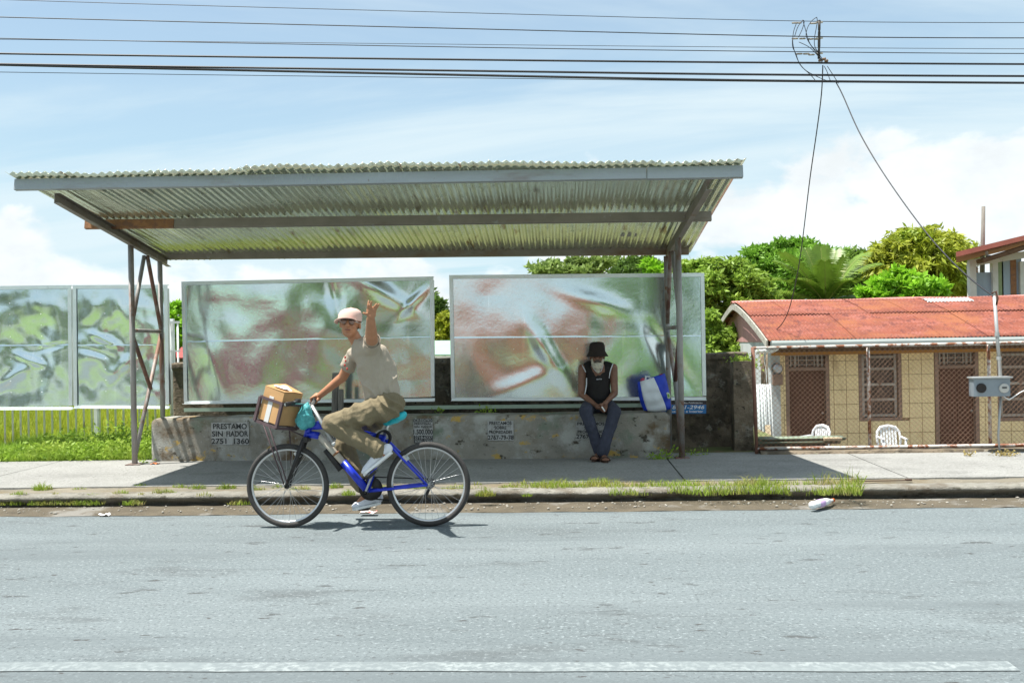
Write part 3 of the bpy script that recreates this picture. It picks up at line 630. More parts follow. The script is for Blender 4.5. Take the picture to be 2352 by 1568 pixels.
for k in range(150):
    cx = r.uniform(lx0, lx1 + .1); fr = (cx - lx0) / (lx1 - lx0); cy = r.uniform(11.72, 12.75); hgt = (.10 + .24 * fr * r.uniform(.5, 1)) * (.55 + .6 * (cy - 11.7))
    n = 110; q = r.normal(size=(n, 3)) * np.array([.10, .10, hgt * .5]); q[:, 2] = np.abs(q[:, 2]); C.append(q + np.array([cx, cy, .12]))
C = np.concatenate(C); V, T = leafset(C, .055, r, .5, .42); stuff(tris('weeds', V, T, m_weed), 'bushy green weeds growing between the railing and the pavement', 'weeds')
n = 15000; xx_ = r.uniform(lx0, lx1 + .12, n); yy = 11.62 + 1.2 * r.uniform(0, 1, n) ** 1.3
blades(np.stack([xx_, yy, np.full(n, .10)], 1), .10 + .14 * (yy - 11.6), .008, 1.0, 'grass', m_weed, 'short green grass at the pavement edge on the left', 8)
# verge: loose tufts on the left, an unbroken strip on the right
pts = []; hh = []
def tuft(px, py, z, R, n, h):
    c = G(px, py, z)
    for k in range(n): a = random.uniform(0, 6.283); q = R * math.sqrt(random.random()); pts.append((c.x + q * math.cos(a) * 1.5, c.y + q * math.sin(a) * .7, z - .01)); hh.append(h * (1 - .5 * q / R))
for px, py, R, n, h in [(98, 1124, .07, 160, .10), (42, 1137, .06, 110, .07), (128, 1137, .03, 40, .05), (182, 1123, .05, 50, .04), (212, 1137, .05, 50, .04), (278, 1135, .05, 90, .07), (322, 1117, .05, 70, .06), (325, 1136, .03, 40, .05),
        (375, 1133, .08, 150, .08), (412, 1119, .05, 80, .06), (452, 1121, .06, 110, .07), (470, 1136, .06, 60, .05), (520, 1122, .07, 150, .08), (590, 1124, .06, 90, .06), (640, 1120, .05, 60, .06), (690, 1123, .07, 130, .06),
        (772, 1120, .05, 110, .08), (800, 1134, .05, 80, .07), (848, 1122, .05, 60, .06), (1050, 1122, .10, 200, .06), (1115, 1136, .06, 160, .09), (1175, 1120, .08, 150, .07), (1210, 1137, .03, 40, .04), (880, 1120, .09, 160, .05), (950, 1121, .10, 160, .05)]: tuft(px, py, .11, R, n, h)
for px in (12, 35, 85, 92, 130, 160, 172, 205, 216, 292, 305, 545): tuft(px + random.uniform(-8, 8), 1156, .045, .07, 60, .06)
for k in range(5200):
    u = random.random() ** .85; px = 1085 + 895 * u; c = G(px, 1112 + random.random() ** 1.2 * (24 if u > .35 else 12), .11)
    q_ = vnoise((c.x * 2.2, c.y * 4, 0), 1) + .5 * vnoise((c.x * 7, c.y * 11, 3), 1)
    if q_ < (-.22 if u > .3 else .02): continue
    pts.append((c.x, c.y, .10)); hh.append((.05 + .04 * u + (.015 if u > .8 else 0)) * (.75 + .9 * max(-.3, q_)))
blades(np.array(pts), np.array(hh), .006, 1.3, 'grass', m_vgrass, 'yellowing grass tufts along the verge between kerb and pavement', 11)
# weeds at the right post foot and on the wall tops
C = []
for px, py, d, R, n, h in [(1530, 1047, 11.0, .10, 90, .10), (1590, 1049, 11.3, .13, 130, .08), (1505, 1050, 11.0, .08, 50, .05), (1725, 838, 12.0, .07, 160, .12), (1700, 826, 12.0, .10, 130, .05), (335, 1056, 11.6, .08, 50, .07), (1120, 945, 12.1, .09, 80, .07), (1010, 946, 12.1, .05, 40, .05)]:
    c = P(px, py, d); q = r.normal(size=(n, 3)) * np.array([R * .7, R * .4, h * .5]); C.append(q + np.array(c))
V, T = leafset(np.concatenate(C), .04, r, .5); stuff(tris('weeds', V, T, m_weed), 'small weeds rooted at the bench end, post foot and wall tops', 'weeds')
# ================================================================== THE HOUSE IN THE SUNKEN YARD
m_tile = mat('wall_tile_beige', (.82, .65, .36), .75, var=.08, scale=2.5, layers=[(3, .56, .70, (.72, .54, .28)), (30, .64, .74, (.60, .45, .24)), (1.4, .60, .70, (.58, .44, .24), (2, 1, .5), 4)], bump=.15, bscale=60)
m_grout = mat('grout', (.26, .18, .10), .9)
m_pink = mat('gable_pink', (.42, .23, .22), .85, var=.12, scale=4, stretch=(1, 1, .3), layers=[(2, .60, .7, (.34, .20, .19), (1, 3, .3))])
m_sidew = mat('side_wall_bluegrey', (.46, .49, .49), .9, var=.15, scale=3, layers=[(4, .55, .65, (.30, .31, .29), (1, 1, .5)), (12, .62, .7, (.20, .18, .16))])
m_redroof = mat('red_roof_sheet', (0.195, 0.052, 0.028), .8, var=.25, scale=2.0, stretch=(1, .6, 1), bump=.15, bscale=40, layers=[(3.2, .48, .62, (0.260, 0.088, 0.063), (.5, 1.6, 1)), (7, .52, .62, (0.126, 0.034, 0.025), (1, .4, 1), 3), (.9, .52, .64, (0.252, 0.084, 0.034), (1, 1, 1), 7), (24, .58, .68, (0.302, 0.143, 0.109), (1, 1, 1), 5), (11, .62, .68, (0.109, 0.038, 0.029), (2, .5, 1), 9)])
m_ridge = mat('ridge_pink', (.50, .20, .17), .7, var=.12, scale=4)
m_barge = mat('barge_wood', (.36, .35, .31), .9, var=.25, scale=9, layers=[(6, .55, .66, (.20, .18, .14))], bump=.3, bscale=50)
m_gut = mat('gutter_paint', (.52, .56, .55), .5, var=.1, scale=3, stretch=(.3, 1, 1), layers=[(3, .60, .70, (.36, .38, .36), (1, 1, .3)), (14, .68, .74, (.35, .20, .12))])
m_doorw = mat('door_brown', (.085, .035, .02), .7, var=.3, scale=6, stretch=(5, 5, .5), bump=.2, bscale=40)
m_framew = mat('frame_brown_grey', (.22, .15, .115), .8, var=.25, scale=8, bump=.2, bscale=60)
m_winf = mat('window_frame_grey', (.36, .33, .29), .7, var=.2, scale=8)
m_pane = mat('dusty_glass', (.075, .055, .045), .35, var=.2, scale=3, spec=.4)
m_soffit = mat('soffit_dark_wood', (.12, .07, .04), .9, var=.3, scale=6)
HY, FZ = 20.2, -1.10                                              # front wall plane, porch floor
XL, XR = AT(1771, 850, HY).x, 13.5
def hx(px, Y=HY): return AT(px, 850, Y).x
def hz(px, py, Y=HY): return AT(px, py, Y).z
house = thing('tiled_house', 'low beige tiled house with curved red corrugated roof behind the chain link fence', 'house', (XL + 3, HY, -1.28))
ZT = hz(2000, 812) + .1
# openings: (px0, px1, ztop, zbot)
ops = []
for kind, p0, p1, y0, y1 in (('door', 1804, 1904, 806, None), ('win', 1972, 2070, 806, 966), ('door', 2147, 2247, 800, None), ('win', 2290, 2400, 800, 966)):
    pc = (p0 + p1) / 2; ops.append((kind, hx(p0), hx(p1), hz(pc, y0), hz(pc, y1) if y1 else FZ))
b = MB(); x = XL
def wallbox(xa, xb, za, zb, q=b): q.box(((xa + xb) / 2, HY + .13, (za + zb) / 2), (xb - xa, .24, zb - za))
for kind, xa, xb, zt_, zb_ in ops:
    wallbox(x, xa, -1.3, ZT); wallbox(xa, xb, zt_, ZT)
    if kind == 'win': wallbox(xa, xb, -1.3, zb_)
    x = xb
wallbox(x, XR, -1.3, ZT); b.build('front_wall', m_grout, house)
MB().box(((XL + XR) / 2, HY + .55, .2), (XR - XL - .1, .02, 3.0)).build('inner_wall', m_soffit, house)
# wall tiles, one by one, trimmed round the openings
tw, th = .245, .288; nx_ = int((11.5 - XL) / tw); proto = None
for j in range(9):
    for i in range(nx_):
        x0, x1, z0, z1 = XL + tw * i, XL + tw * (i + 1), FZ + .02 + th * j, min(ZT, FZ + .02 + th * (j + 1)); whole = z1 - z0 > th - .001; ok = z1 - z0 > .03
        for k, xa, xb, zt_, zb_ in ops:
            if x1 <= xa or x0 >= xb or z1 <= zb_ or z0 >= zt_: continue
            cuts = [(xa - x0, 'r'), (x1 - xb, 'l'), (zb_ - z0, 't'), (z1 - zt_, 'b')]; gain, sd_ = max(cuts, key=lambda q: q[0] / (tw if q[1] in 'rl' else th)); whole = False
            if gain < .025: ok = False; break
            if sd_ == 'r': x1 = xa
            elif sd_ == 'l': x0 = xb
            elif sd_ == 't': z1 = zb_
            else: z0 = zt_
        if not ok: continue
        xc, z = (x0 + x1) / 2, (z0 + z1) / 2
        if whole and proto is not None: piece(proto, house, (xc - pc0[0], random.uniform(-.003, .003), z - pc0[1])); continue
        o = MB().box((xc, HY - .005, z), (x1 - x0 - .010, .022, z1 - z0 - .010)).build('wall_tile', m_tile, house)
        if whole: proto = o; pc0 = (xc, z)
# side wall: grey below, pink boarded gable above, following the roof curve
EY, RY, BY = 19.45, 23.3, 27.0; EZ, RZ = hz(1765, 778, EY), hz(1690, 695, RY)
def roofz(Y):
    t = (Y - EY) / (RY - EY) if Y < RY else (BY - Y) / (BY - RY); t = min(max(t, -.1), 1)
    return EZ + (RZ - EZ) * (1 - (1 - t) ** 1.3) if t > 0 else EZ + (RZ - EZ) * t * 1.3
zg = hz(1745, 786, 20.4)
def side(z0, z1f, m, name, n=24):
    q = MB(); q.sheet(lambda u, v: Vector((XL - .0 - (.012 if m is m_pink else 0), HY + .02 + (BY - .5 - HY) * u, z0 + (z1f(HY + (BY - .5 - HY) * u) - z0) * v)), n, 2, False); return q.build(name, m, house, thick=.02)
side(-1.3, lambda Y: zg, m_sidew, 'side_wall'); side(zg, lambda Y: max(zg, roofz(Y) - .05), m_pink, 'gable_wall')
MB().box((XL + .08, HY - .02, (zg - 1.3) / 2), (.18, .05, zg + 1.3)).build('corner_strip', m_sidew, house)
q = MB(); q.bar((XL - .02, 21.6, zg + .25), (XL - .02, 21.6, zg + .6), .05, .12, (0, 1, 0)); q.build('gable_vent', mat('vent_dark', (.05, .045, .05), .8), house)
# roof: two courses of curved corrugated sheets on the front slope, plain back slope
XG = AT(1764, 786, EY).x - .02; SW = .82; ns = 12
def rsheet(x0, Ya, Yb, lift, name='roof_sheet'):
    def f(u, v):
        Y = Ya + (Yb - Ya) * v; xx = x0 + (SW + .05) * u
        return Vector((xx, Y, roofz(Y) + lift + .013 * math.cos(xx * 2 * math.pi / .076)))
    return MB().sheet(f, 68, 8).build(name, m_redroof, house, thick=.002)
Y1 = 21.35
a_ = rsheet(XG, EY - .12, Y1 + .1, .0); c_2 = rsheet(XG, Y1 - .05, RY, .016)
for i in range(1, ns):
    piece(a_, house, (SW * i, random.uniform(-.03, .03), .004 * (i % 2))); piece(c_2, house, (SW * i, random.uniform(-.03, .03), .004 * (i % 2)))
q = MB(); q.sheet(lambda u, v: Vector((XG + SW * ns * u, RY + (BY - RY) * v, roofz(RY + (BY - RY) * v))), 2, 8); q.build('back_slope', m_redroof, house, thick=.02)
q = MB(); q.sheet(lambda u, v: Vector((XG - .04 + (SW * ns + .1) * u, RY + (v - .5) * .36, RZ + .035 + .01 * math.sin(u * 20) - abs(v - .5) * .09)), 30, 4); q.build('ridge_cap', m_ridge, house, thick=.006)
# bare galvanised patch near the ridge
def patch(u, v):
    x0, x1 = hx(2128, 22.5), hx(2235, 22.5); Y = 22.35 + .62 * v; xx = x0 + (x1 - x0) * (u + .10 * v + .03 * math.sin(v * 14) * (1 - u)); return Vector((xx, Y, roofz(Y) + .034 + .009 * math.cos(xx * 2 * math.pi / .076)))
o = MB().sheet(patch, 90, 5).build('patch_sheet', mat('bare_zinc', (.48, .50, .50), .5, .4, var=.15, scale=8), house, thick=.002); o['label'] = 'bare silver patch sheet on the red roof'
# barge board round the gable arch and soffit battens
def barge(Ya, Yb):
    q = MB(); n = 18
    for i in range(n):
        y0, y1 = Ya + (Yb - Ya) * i / n, Ya + (Yb - Ya) * (i + 1) / n
        q.add([(XG - .02 + k * .03, y, roofz(y) - h) for k in (0, 1) for y in (y0, y1) for h in (.02, .16)], [(0, 1, 3, 2), (4, 6, 7, 5), (0, 2, 6, 4), (1, 5, 7, 3), (0, 4, 5, 1), (2, 3, 7, 6)])
    q.build('barge_board', m_barge, house)
barge(EY - .05, RY); barge(RY, BY + .05)
for k in range(9):
    Y = EY + .35 + k * .8
    if Y < BY - .3: MB().box((XG + .20, Y, roofz(Y) - .06), (.36, .05, .07)).build('batten', m_soffit, house)
# eaves: gutter trough with lip, dark fascia gap behind, orange beam
ga = Vector((XG + .05, EY - .12, EZ - .10)); gb = Vector((XR, EY - .12, EZ - .13))
q = MB(); prof = [(0.0, .055), (-.075, .065), (-.085, .02), (-.07, -.06), (-.01, -.085), (.05, -.085), (.05, .05)]
q.sheet(lambda u, v: ga + (gb - ga) * u + Vector((0, prof[min(6, int(v * 6 + .5))][0], prof[min(6, int(v * 6 + .5))][1])), 6, 6, False); q.build('gutter', m_gut, house, thick=.004)
MB().box(((XG + XR) / 2, EY + .25, EZ - .14), (XR - XG - .1, .03, .26)).build('fascia', m_soffit, house)
MB().box(((XL + XR) / 2, HY - .06, hz(2000, 806)), (XR - XL, .10, .11)).build('eaves_beam', mat('beam_orange', (.45, .20, .04), .7, var=.15, scale=3, stretch=(.2, 1, 1)), house)
MB().box(((XL + XR) / 2, EY + .45, EZ - .05), (XR - XL, .95, .02)).build('soffit', m_soffit, house)
# doors and windows
for k, xa, xb, zt_, zb_ in ops:
    w = xb - xa; xm = (xa + xb) / 2
    if k == 'door':
        ztr = zt_ - .36; d = MB(); d.box((xm, HY + .12, (FZ + ztr) / 2), (w - .12, .04, ztr - FZ - .04)); dr = d.build('door', m_doorw, house)
        for i in range(2):
            for j in range(3):
                ph = (ztr - FZ) / 3; MB().box((xm + (i - .5) * (w - .16) * .5, HY + .094, FZ + ph * (j + .5)), ((w - .16) * .40, .02, ph * .74)).build('door_panel', m_doorw, dr, bevel=.008)
        MB().ball((xm + w * .36, HY + .07, FZ + 1.0), .025, 8, 6).build('handle', m_winf, dr)
        f = MB()
        for xe in (xa + .035, xb - .035): f.box((xe, HY + .06, (FZ + zt_) / 2), (.07, .16, zt_ - FZ))
        f.box((xm, HY + .06, zt_ - .025), (w - .142, .158, .05)); f.box((xm, HY + .06, ztr), (w - .142, .158, .06)); f.build('door_frame', m_framew, house)
        tr = MB().box((xm, HY + .11, (ztr + zt_) / 2), (w - .15, .01, .30)).build('transom', m_pane, house)
        g = MB()
        for i in range(5): g.box((xa + .12 + (w - .24) * i / 4, HY + .055, (ztr + zt_) / 2), (.022 if i in (0, 4) else .012, .02, .27))
        for z in (-.09, 0, .09): g.box((xm, HY + .05, (ztr + zt_) / 2 + z), (w - .16, .012, .012))
        for i in (.5, .62, 3.4, 3.5): g.box((xa + .12 + (w - .24) * i / 4, HY + .06, (ztr + zt_) / 2), (.02, .02, .28))
        g.build('transom_grille', m_winf, tr)
    else:
        wn_ = MB(); h = zt_ - zb_
        wn_.box((xm, HY + .14, (zt_ + zb_) / 2), (w - .04, .012, h - .04)); wdw = wn_.build('window', m_pane, house)
        f = MB()
        for xe in (xa + .03, xb - .03): f.box((xe, HY + .06, (zt_ + zb_) / 2), (.06, .14, h))
        for ze in (zt_ - .03, zb_ + .03): f.box((xm, HY + .06, ze), (w - .122, .138, .06))
        f.build('frame', m_framew, wdw)
        for xe in (xa + .10, xb - .10): MB().box((xe, HY + .075, (zt_ + zb_) / 2), (.045, .05, h - .13)).build('sash_stile', m_winf, wdw)
        for t_ in (.06, .24, .48, .71, .95): MB().box((xm, HY + .07, zt_ - .04 - (h - .08) * t_), (w - .17, .055, .05)).build('glazing_bar', m_winf, wdw)
        g = MB()
        for i in range(9): g.bar((xa + .06 + (w - .12) * i / 8, HY + .015, zb_ + .06), (xa + .06 + (w - .12) * (8 - i) / 8, HY + .015, zt_ - .06), .006, .006, (0, 1, 0))
        g.build('grille', m_framew, wdw)
MB().box(((XL + 11.5) / 2, 19.3, -1.19), (11.5 - XL, 1.8, .18)).build('porch_floor', m_pave, house)
struct(MB().box((7.5, 15.4, -1.25), (8.6, 6.0, .04)).build('yard', m_pave))  # unseen pale slab, added to bounce light onto the house front
# electricity meter on the wall, PVC elbow, loose cable
c = Vector((hx(1784), HY - .02, hz(1784, 846)))
mt = thing('wall_meter', 'round glass electricity meter over a rusty box on the house wall', 'meter', c)
Yax = (Vector((1, 0, 0)), Vector((0, 0, 1)), Vector((0, -1, 0)))
MB().lathe(c, [(.10, -.02), (.10, .06), (.085, .07), (.085, .13), (.06, .15), (.001, .155)], Yax, 18).build('glass_dome', mat('meter_glass', (.45, .47, .50), .15, var=.1, spec=.8), mt)
MB().lathe(c, [(.108, .03), (.112, .05), (.108, .07)], Yax, 18).build('ring', m_framew, mt)
MB().box(c + Vector((.0, -.03, -.22)), (.20, .10, .22)).build('box', m_framew, mt, bevel=.01)
m_pvc = mat('pvc_white', (.72, .74, .74), .45, var=.06)
p = [AT(1736, 806, 19.6), AT(1772, 805, 19.6), AT(1783, 800, 19.6), AT(1786, 788, 19.6)]
tag(MB().tube(p, .055, 12).build('drain_pipe', m_pvc, base=p[0]), 'white plastic elbow drain pipe under the left end of the gutter', 'pipe')
# boards, sheets and canes leaning in the corner of the yard
def lean(name, label, pts, w, m, cat, d, n=1):
    a, c2 = AT(*pts[0], d), AT(*pts[1], d - .25); a2 = Vector((c2.x, c2.y, -1.28)) + (c2 - a) * .0
    t = MB(); t.bar(a, Vector((c2.x + (c2.x - a.x) * .5, c2.y - .2, -1.28)), w, .025, (0, 1, 0)); tag(t.build(name, m, base=(c2.x, c2.y, -1.28)), label, cat)
m_plank = mat('plank_pale', (.45, .36, .24), .85, var=.2, scale=5, stretch=(4, 4, .4))
lean('plank', 'pale broad plank leaning in the yard corner by the fence', [(1763, 976), (1768, 1014)], .10, m_plank, 'plank', 19.0)
lean('plank', 'narrow brown plank left of the pale one in the yard corner', [(1754, 996), (1752, 1016)], .06, mat('plank_dark', (.25, .17, .10), .85), 'plank', 18.9)
for i, (px, lab) in enumerate(((1746, 'corrugated grey sheet leaning upright next to the fence corner post'), (1762, 'second corrugated grey sheet leaning against the side wall'))):
    a = AT(px, 882, 19.3); q = MB(); w = .14
    q.sheet(lambda u, v: Vector((a.x + (u - .5) * w * 1.0, a.y - .3 * v + .02 * math.cos(u * 2 * math.pi * 2.5), a.z + (-1.28 - a.z) * v)), 24, 2)
    tag(q.build('corrugated_sheet', m_gut if i == 0 else m_sidew, base=(a.x, a.y, -1.28), thick=.002), lab, 'metal sheet')
q = MB(); c = AT(1755, 848, 19.5)
for i in range(14): q.tube([c + Vector((random.uniform(-.07, .07), random.uniform(-.05, .05), .32 + random.uniform(-.05, .03))), c + Vector((random.uniform(-.08, .08), random.uniform(-.05, .05), -.34 + random.uniform(-.1, .05)))], .008, 5)
q.bar(c + Vector((0, .12, -1.6 - c.z + .2)), c + Vector((0, .12, .3)), .05, .05, (0, 1, 0))
tag(q.build('cane_bundle', mat('cane', (.24, .19, .13), .9, var=.3, scale=20), base=c), 'bundle of thin brown canes hung beside the house corner', 'canes')

# ---- chain link fence on a mossy plinth
FY = 11.45
m_frust = mat('fence_pipe_rust', (.52, .50, .47), .6, .2, var=.15, scale=8, layers=[(9, .47, .55, (.20, .075, .035)), (30, .58, .66, (.30, .12, .06), (1, 1, 1), 3)], bump=.25, bscale=80)
m_wire = mat('chain_wire', (.34, .20, .13), .7, .3, var=.3, scale=2)
xa_, xb_ = AT(1745, 1030, FY).x, 12.0
plz = AT(2050, 1030, FY).z
pf = lambda u, v: Vector((xa_ + (xb_ - xa_) * u, [FY - .10, FY - .10, FY - .085, FY, FY + .42, FY + .42][min(5, int(v * 5 + .5))], [.05, .12, plz - .015, plz, plz - .01, -1.3][min(5, int(v * 5 + .5))])) + Vector((0, .02 * vnoise((u * 60, v * 9, 0), 1), .012 * vnoise((u * 40, v * 3, 4), 1)))
q = MB().sheet(pf, 160, 5, False); q.f.append([j * 161 for j in range(6)]); q.sm.append(False)
tag(q.build('fence_plinth', m_wallmoss, base=(xa_, FY, .1)), 'low mossy concrete plinth under the chain link fence', 'plinth')
cl = thing('chain_link_fence', 'rusty chain link fence on pipe frame in front of the house', 'fence', (xa_, FY, plz))
tl_, bl_ = AT(1729, 799, FY), AT(1738, 1030, FY); tr_, br_ = AT(2450, 782, FY), AT(2450, 1019, FY)
tr_ = Vector((xb_, FY, tl_.z + .02)); br_ = Vector((xb_, FY, bl_.z + .01))
MB().tube([tl_, tr_], .017, 10).build('top_rail', m_frust, cl); MB().tube([bl_, br_], .019, 10).build('bottom_rail', m_frust, cl)
MB().tube([tl_ + Vector((0, 0, .01)), bl_ - Vector((0, 0, .1))], .021, 10).build('post', mat('post_brown_rust', (.20, .10, .07), .8, .1, var=.3, scale=10), cl)
for px, m in ((1996, m_frust), (2273, m_frust), (2560, m_frust)):
    a = AT(px, 900, FY + .03); MB().tube([Vector((a.x, FY + .035, tl_.z + .02)), Vector((a.x, FY + .035, plz - .1))], .019, 10).build('post', m, cl)
q = MB(); cell = .056; H_ = tl_.z - bl_.z; wr = .0015
x = tl_.x - H_
while x < 9.0:
    for sg in (1, -1):
        xa2, xb2 = (x, x + H_) if sg == 1 else (x + H_, x); za2, zb2 = bl_.z, tl_.z
        # clip to the frame
        def clip(xa2, za2, xb2, zb2):
            lo = tl_.x
            if max(xa2, xb2) <= lo: return None
            if xa2 < lo: t = (lo - xa2) / (xb2 - xa2); return lo, za2 + (zb2 - za2) * t, xb2, zb2
            if xb2 < lo: t = (lo - xb2) / (xa2 - xb2); return xa2, za2, lo, zb2 + (za2 - zb2) * t
            return xa2, za2, xb2, zb2
        r_ = clip(xa2, za2, xb2, zb2)
        if r_: q.bar((r_[0], FY - sg * .0022, r_[1]), (r_[2], FY - sg * .0022, r_[3]), wr * 2, wr * 2, (0, 1, 0))
    x += cell
stuff(q.build('chain_mesh', m_wire, cl))
# stack of old corrugated sheets lying behind the fence
m_gsheet = mat('old_green_sheet', (.22, .27, .20), .6, .3, var=.2, scale=4, layers=[(6, .58, .68, (.36, .36, .33))])
for i, (p0, p1, yy, lab) in enumerate(((1742, 1938, 1006, 'upper weathered green corrugated sheet lying behind the chain link fence'), (1742, 1925, 1014, 'lower weathered green corrugated sheet lying behind the chain link fence'))):
    a, c2 = AT(p0, yy + 1.5, 11.75), AT(p1, yy - 1.5, 11.75); q = MB()
    q.sheet(lambda u, v: a + (c2 - a) * u + Vector((0, (v - .5) * .24, .012 * math.cos(v * 2 * math.pi * 3) - .004)), 6, 30)
    tag(q.build('corrugated_sheet', m_gsheet, base=a, thick=.012), lab, 'metal sheet')
a = AT(1912, 1008, 11.62); q = MB().box(a, (.20, .10, .035)); tag(q.build('wood_offcut', m_plank, base=a, bevel=.008), 'short pale timber offcut on the stacked green sheets', 'timber')
q = MB().bar(AT(1742, 1020, 11.8), AT(1900, 1018, 11.8), .07, .05); tag(q.build('timber_beam', m_wood, base=AT(1742, 1020, 11.8)), 'grey timber carrying the stacked sheets behind the fence', 'timber')

# ---- white plastic chairs
m_plast = mat('white_plastic', (.66, .68, .70), .5, var=.06, scale=4)
def chair(label, px, py, Y, rz, top_h=.84):
    p = AT(px, py, Y); o_ = Vector((p.x, Y, p.z - top_h)); t = thing('plastic_chair', label, 'chair', (o_.x, o_.y, o_.z), 'white plastic garden chairs')
    R_ = Matrix.Rotation(rz, 3, 'Z') @ Matrix.Diagonal((.80, .80, 1))
    def w(x, y, z): return o_ + R_ @ Vector((x, y, z))
    for sx in (-1, 1):
        MB().tube([w(.24 * sx, -.24, 0), w(.25 * sx, -.22, .42), w(.255 * sx, -.20, .62)], [.018, .024, .02], 8).build('leg', m_plast, t)
        MB().tube([w(.24 * sx, .26, 0), w(.22 * sx, .20, .42)], [.018, .026], 8).build('leg', m_plast, t)
        MB().bar(w(.265 * sx, -.24, .635), w(.255 * sx, .20, .655), .055, .022).build('arm', m_plast, t, bevel=.008)
    MB().sheet(lambda u, v: w((u - .5) * .46, -.24 + .46 * v, .42 + .02 * (v - .5) ** 2 * -3 + .03 * (u - .5) ** 2 * 3), 8, 8).build('seat', m_plast, t, thick=.014)
    def back(x, z): k = (z - .42) / .42; return w(x, .20 + .10 * k - .5 * x * x * .5, z)
    pts = [back(-.25 + .03 * 0, .44), back(-.27, .62), back(-.25, .74), back(-.17, .82), back(0, .845), back(.17, .82), back(.25, .74), back(.27, .62), back(.25, .44)]
    MB().tube(pts, [.022, .024, .026, .030, .032, .030, .026, .024, .022], 8).build('back_frame', m_plast, t)
    for i in range(6):
        x = -.165 + .066 * i; q = MB(); q.add([back(x - .021, .44), back(x + .021, .44), back(x + .024, .82 - abs(x) * .12), back(x - .024, .82 - abs(x) * .12)], [(0, 1, 2, 3)]); q.build('slat', m_plast, t, thick=.012)
chair('white plastic chair facing the street under the barred window', 2048, 981, 18.9, 0.0)
chair('white plastic chair turned sideways before the left door', 1868, 979, 18.9, rad(-58))

# ---- electricity mast with meter box at the pavement
MY = 11.28
m_mast = mat('mast_galv', (.42, .43, .43), .5, .5, var=.12, scale=6, layers=[(8, .62, .7, (.28, .25, .22))])
a0, a1, a2 = AT(2284, 680, MY), AT(2298, 872, MY), AT(2296, 1044, MY - .02)
mast = thing('service_mast', 'grey conduit mast carrying an electricity meter box at the fence', 'mast', (a2.x, MY, PAVE))
MB().tube([a0, a1], .019, 12).build('pipe', m_mast, mast); MB().tube([AT(2299, 908, MY), AT(2293, 1000, MY), AT(2297, 1046, MY)], .013, 8).build('conduit', m_mast, mast)
for yy in (768, 822): p = P(2291, yy, 1) ; c = a0 + (a1 - a0) * ((yy - 680) / 192); MB().lathe(c, [(.026, -.02), (.026, .02)], None, 10).build('collar', m_mast, mast)
MB().tube([a0 + Vector((-.03, 0, .03)), a0 + Vector((.015, -.01, .05)), a0 + Vector((.03, -.01, -.03)), a0 + Vector((.01, -.02, -.10))], .012, 6).build('weather_head', m_doorw, mast)
bl2, br2, tl2 = AT(2236, 911, MY - .10), AT(2321, 909, MY - .10), AT(2236, 869, MY - .10); w = br2.x - bl2.x; h = tl2.z - bl2.z
cc = Vector(((bl2.x + br2.x) / 2, MY - .04, (tl2.z + bl2.z) / 2)); m_mbox = mat('meter_box_paint', (.25, .29, .33), .5, .3, var=.12, scale=5, layers=[(6, .6, .7, (.17, .19, .22), (1, 1, .4))])
box = MB().box(cc, (w, .13, h)).build('meter_box', m_mbox, mast, bevel=.006); MB().box(cc + Vector((0, -.012, h / 2 + .008)), (w + .03, .17, .016)).build('lid', m_mast, box)
for px, col, nm in ((2254, (.02, .015, .015), 'meter_hole'), (2306, (.50, .50, .48), 'meter_dial')):
    c = AT(px, 891, MY - .107); MB().lathe(c, [(.052, -.006), (.052, .012), (.044, .014), (.001, .014 if nm == 'meter_dial' else .001)], Yax, 20).build(nm, mat(nm, col, .5, var=.1), box)
    if nm == 'meter_dial': MB().box(c + Vector((0, -.016, .006)), (.05, .004, .018)).build('counter_window', mat('counter', (.05, .05, .05), .4), box)
MB().tube([AT(2302, 908, MY - .08), AT(2318, 918, MY - .1), AT(2345, 900, MY), AT(2440, 860, MY + .1)], .006, 6).build('cable', m_pvc, mast)
C = []
for px, py, R, n in ((2310, 1046, .12, 120), (2225, 1047, .06, 50), (2120, 1049, .05, 0)):
    if n: c = G(px, py, PAVE); q_ = RNG.normal(size=(n, 3)) * np.array([R * .6, .05, .02]); q_[:, 2] = np.abs(q_[:, 2]); C.append(q_ + np.array(c))
V, T = leafset(np.concatenate(C), .035, RNG, .5); stuff(tris('weeds', V, T, mat('dry_weed', (.34, .27, .10), .8, var=.3, scale=20, transl=.3)), 'dry yellowish weeds along the foot of the fence plinth', 'weeds')
# ================================================================== BACKGROUND BUILDING, SHEDS
KY = 30.0
m_wcol = mat('column_white', (.60, .61, .58), .85, var=.12, scale=3, layers=[(5, .6, .7, (.40, .41, .38), (1, 1, .3))])
m_bpan = mat('panel_blue', (.30, .38, .46), .6, var=.12, scale=2, stretch=(3, 1, .3)); m_gpan = mat('panel_green', (.25, .32, .18), .7, var=.12)
bld = thing('upper_storey_building', 'two storey building with red roof edge and blue panels behind the house', 'building', AT(2300, 690, KY))
def K(px, py, dy=0): return AT(px, py, KY + dy)
def kbox(x0, x1, y0, y1, dy, th, name, m, par=None):
    a, c = K(x0, y1, dy), K(x1, y0, dy); return MB().box(((a.x + c.x) / 2, KY + dy + th / 2, (a.z + c.z) / 2), (c.x - a.x, th, c.z - a.z)).build(name, m, par or bld)
for x0, x1 in ((2230, 2242), (2283, 2292), (2346, 2358), (2405, 2418)):
    a, c = K(x0, 760), K(x1, 600); MB().box(((a.x + c.x) / 2, KY + .1, (a.z - 3.2 + c.z) / 2), (c.x - a.x, .22, c.z - a.z + 3.2)).build('column', m_wcol, bld)
q = MB(); a, c = K(2230, 604), K(2460, 568); q.bar(a + Vector((0, .1, 0)), c + Vector((0, .1, 0)), .25, .20); q.build('ring_beam', m_wcol, bld)
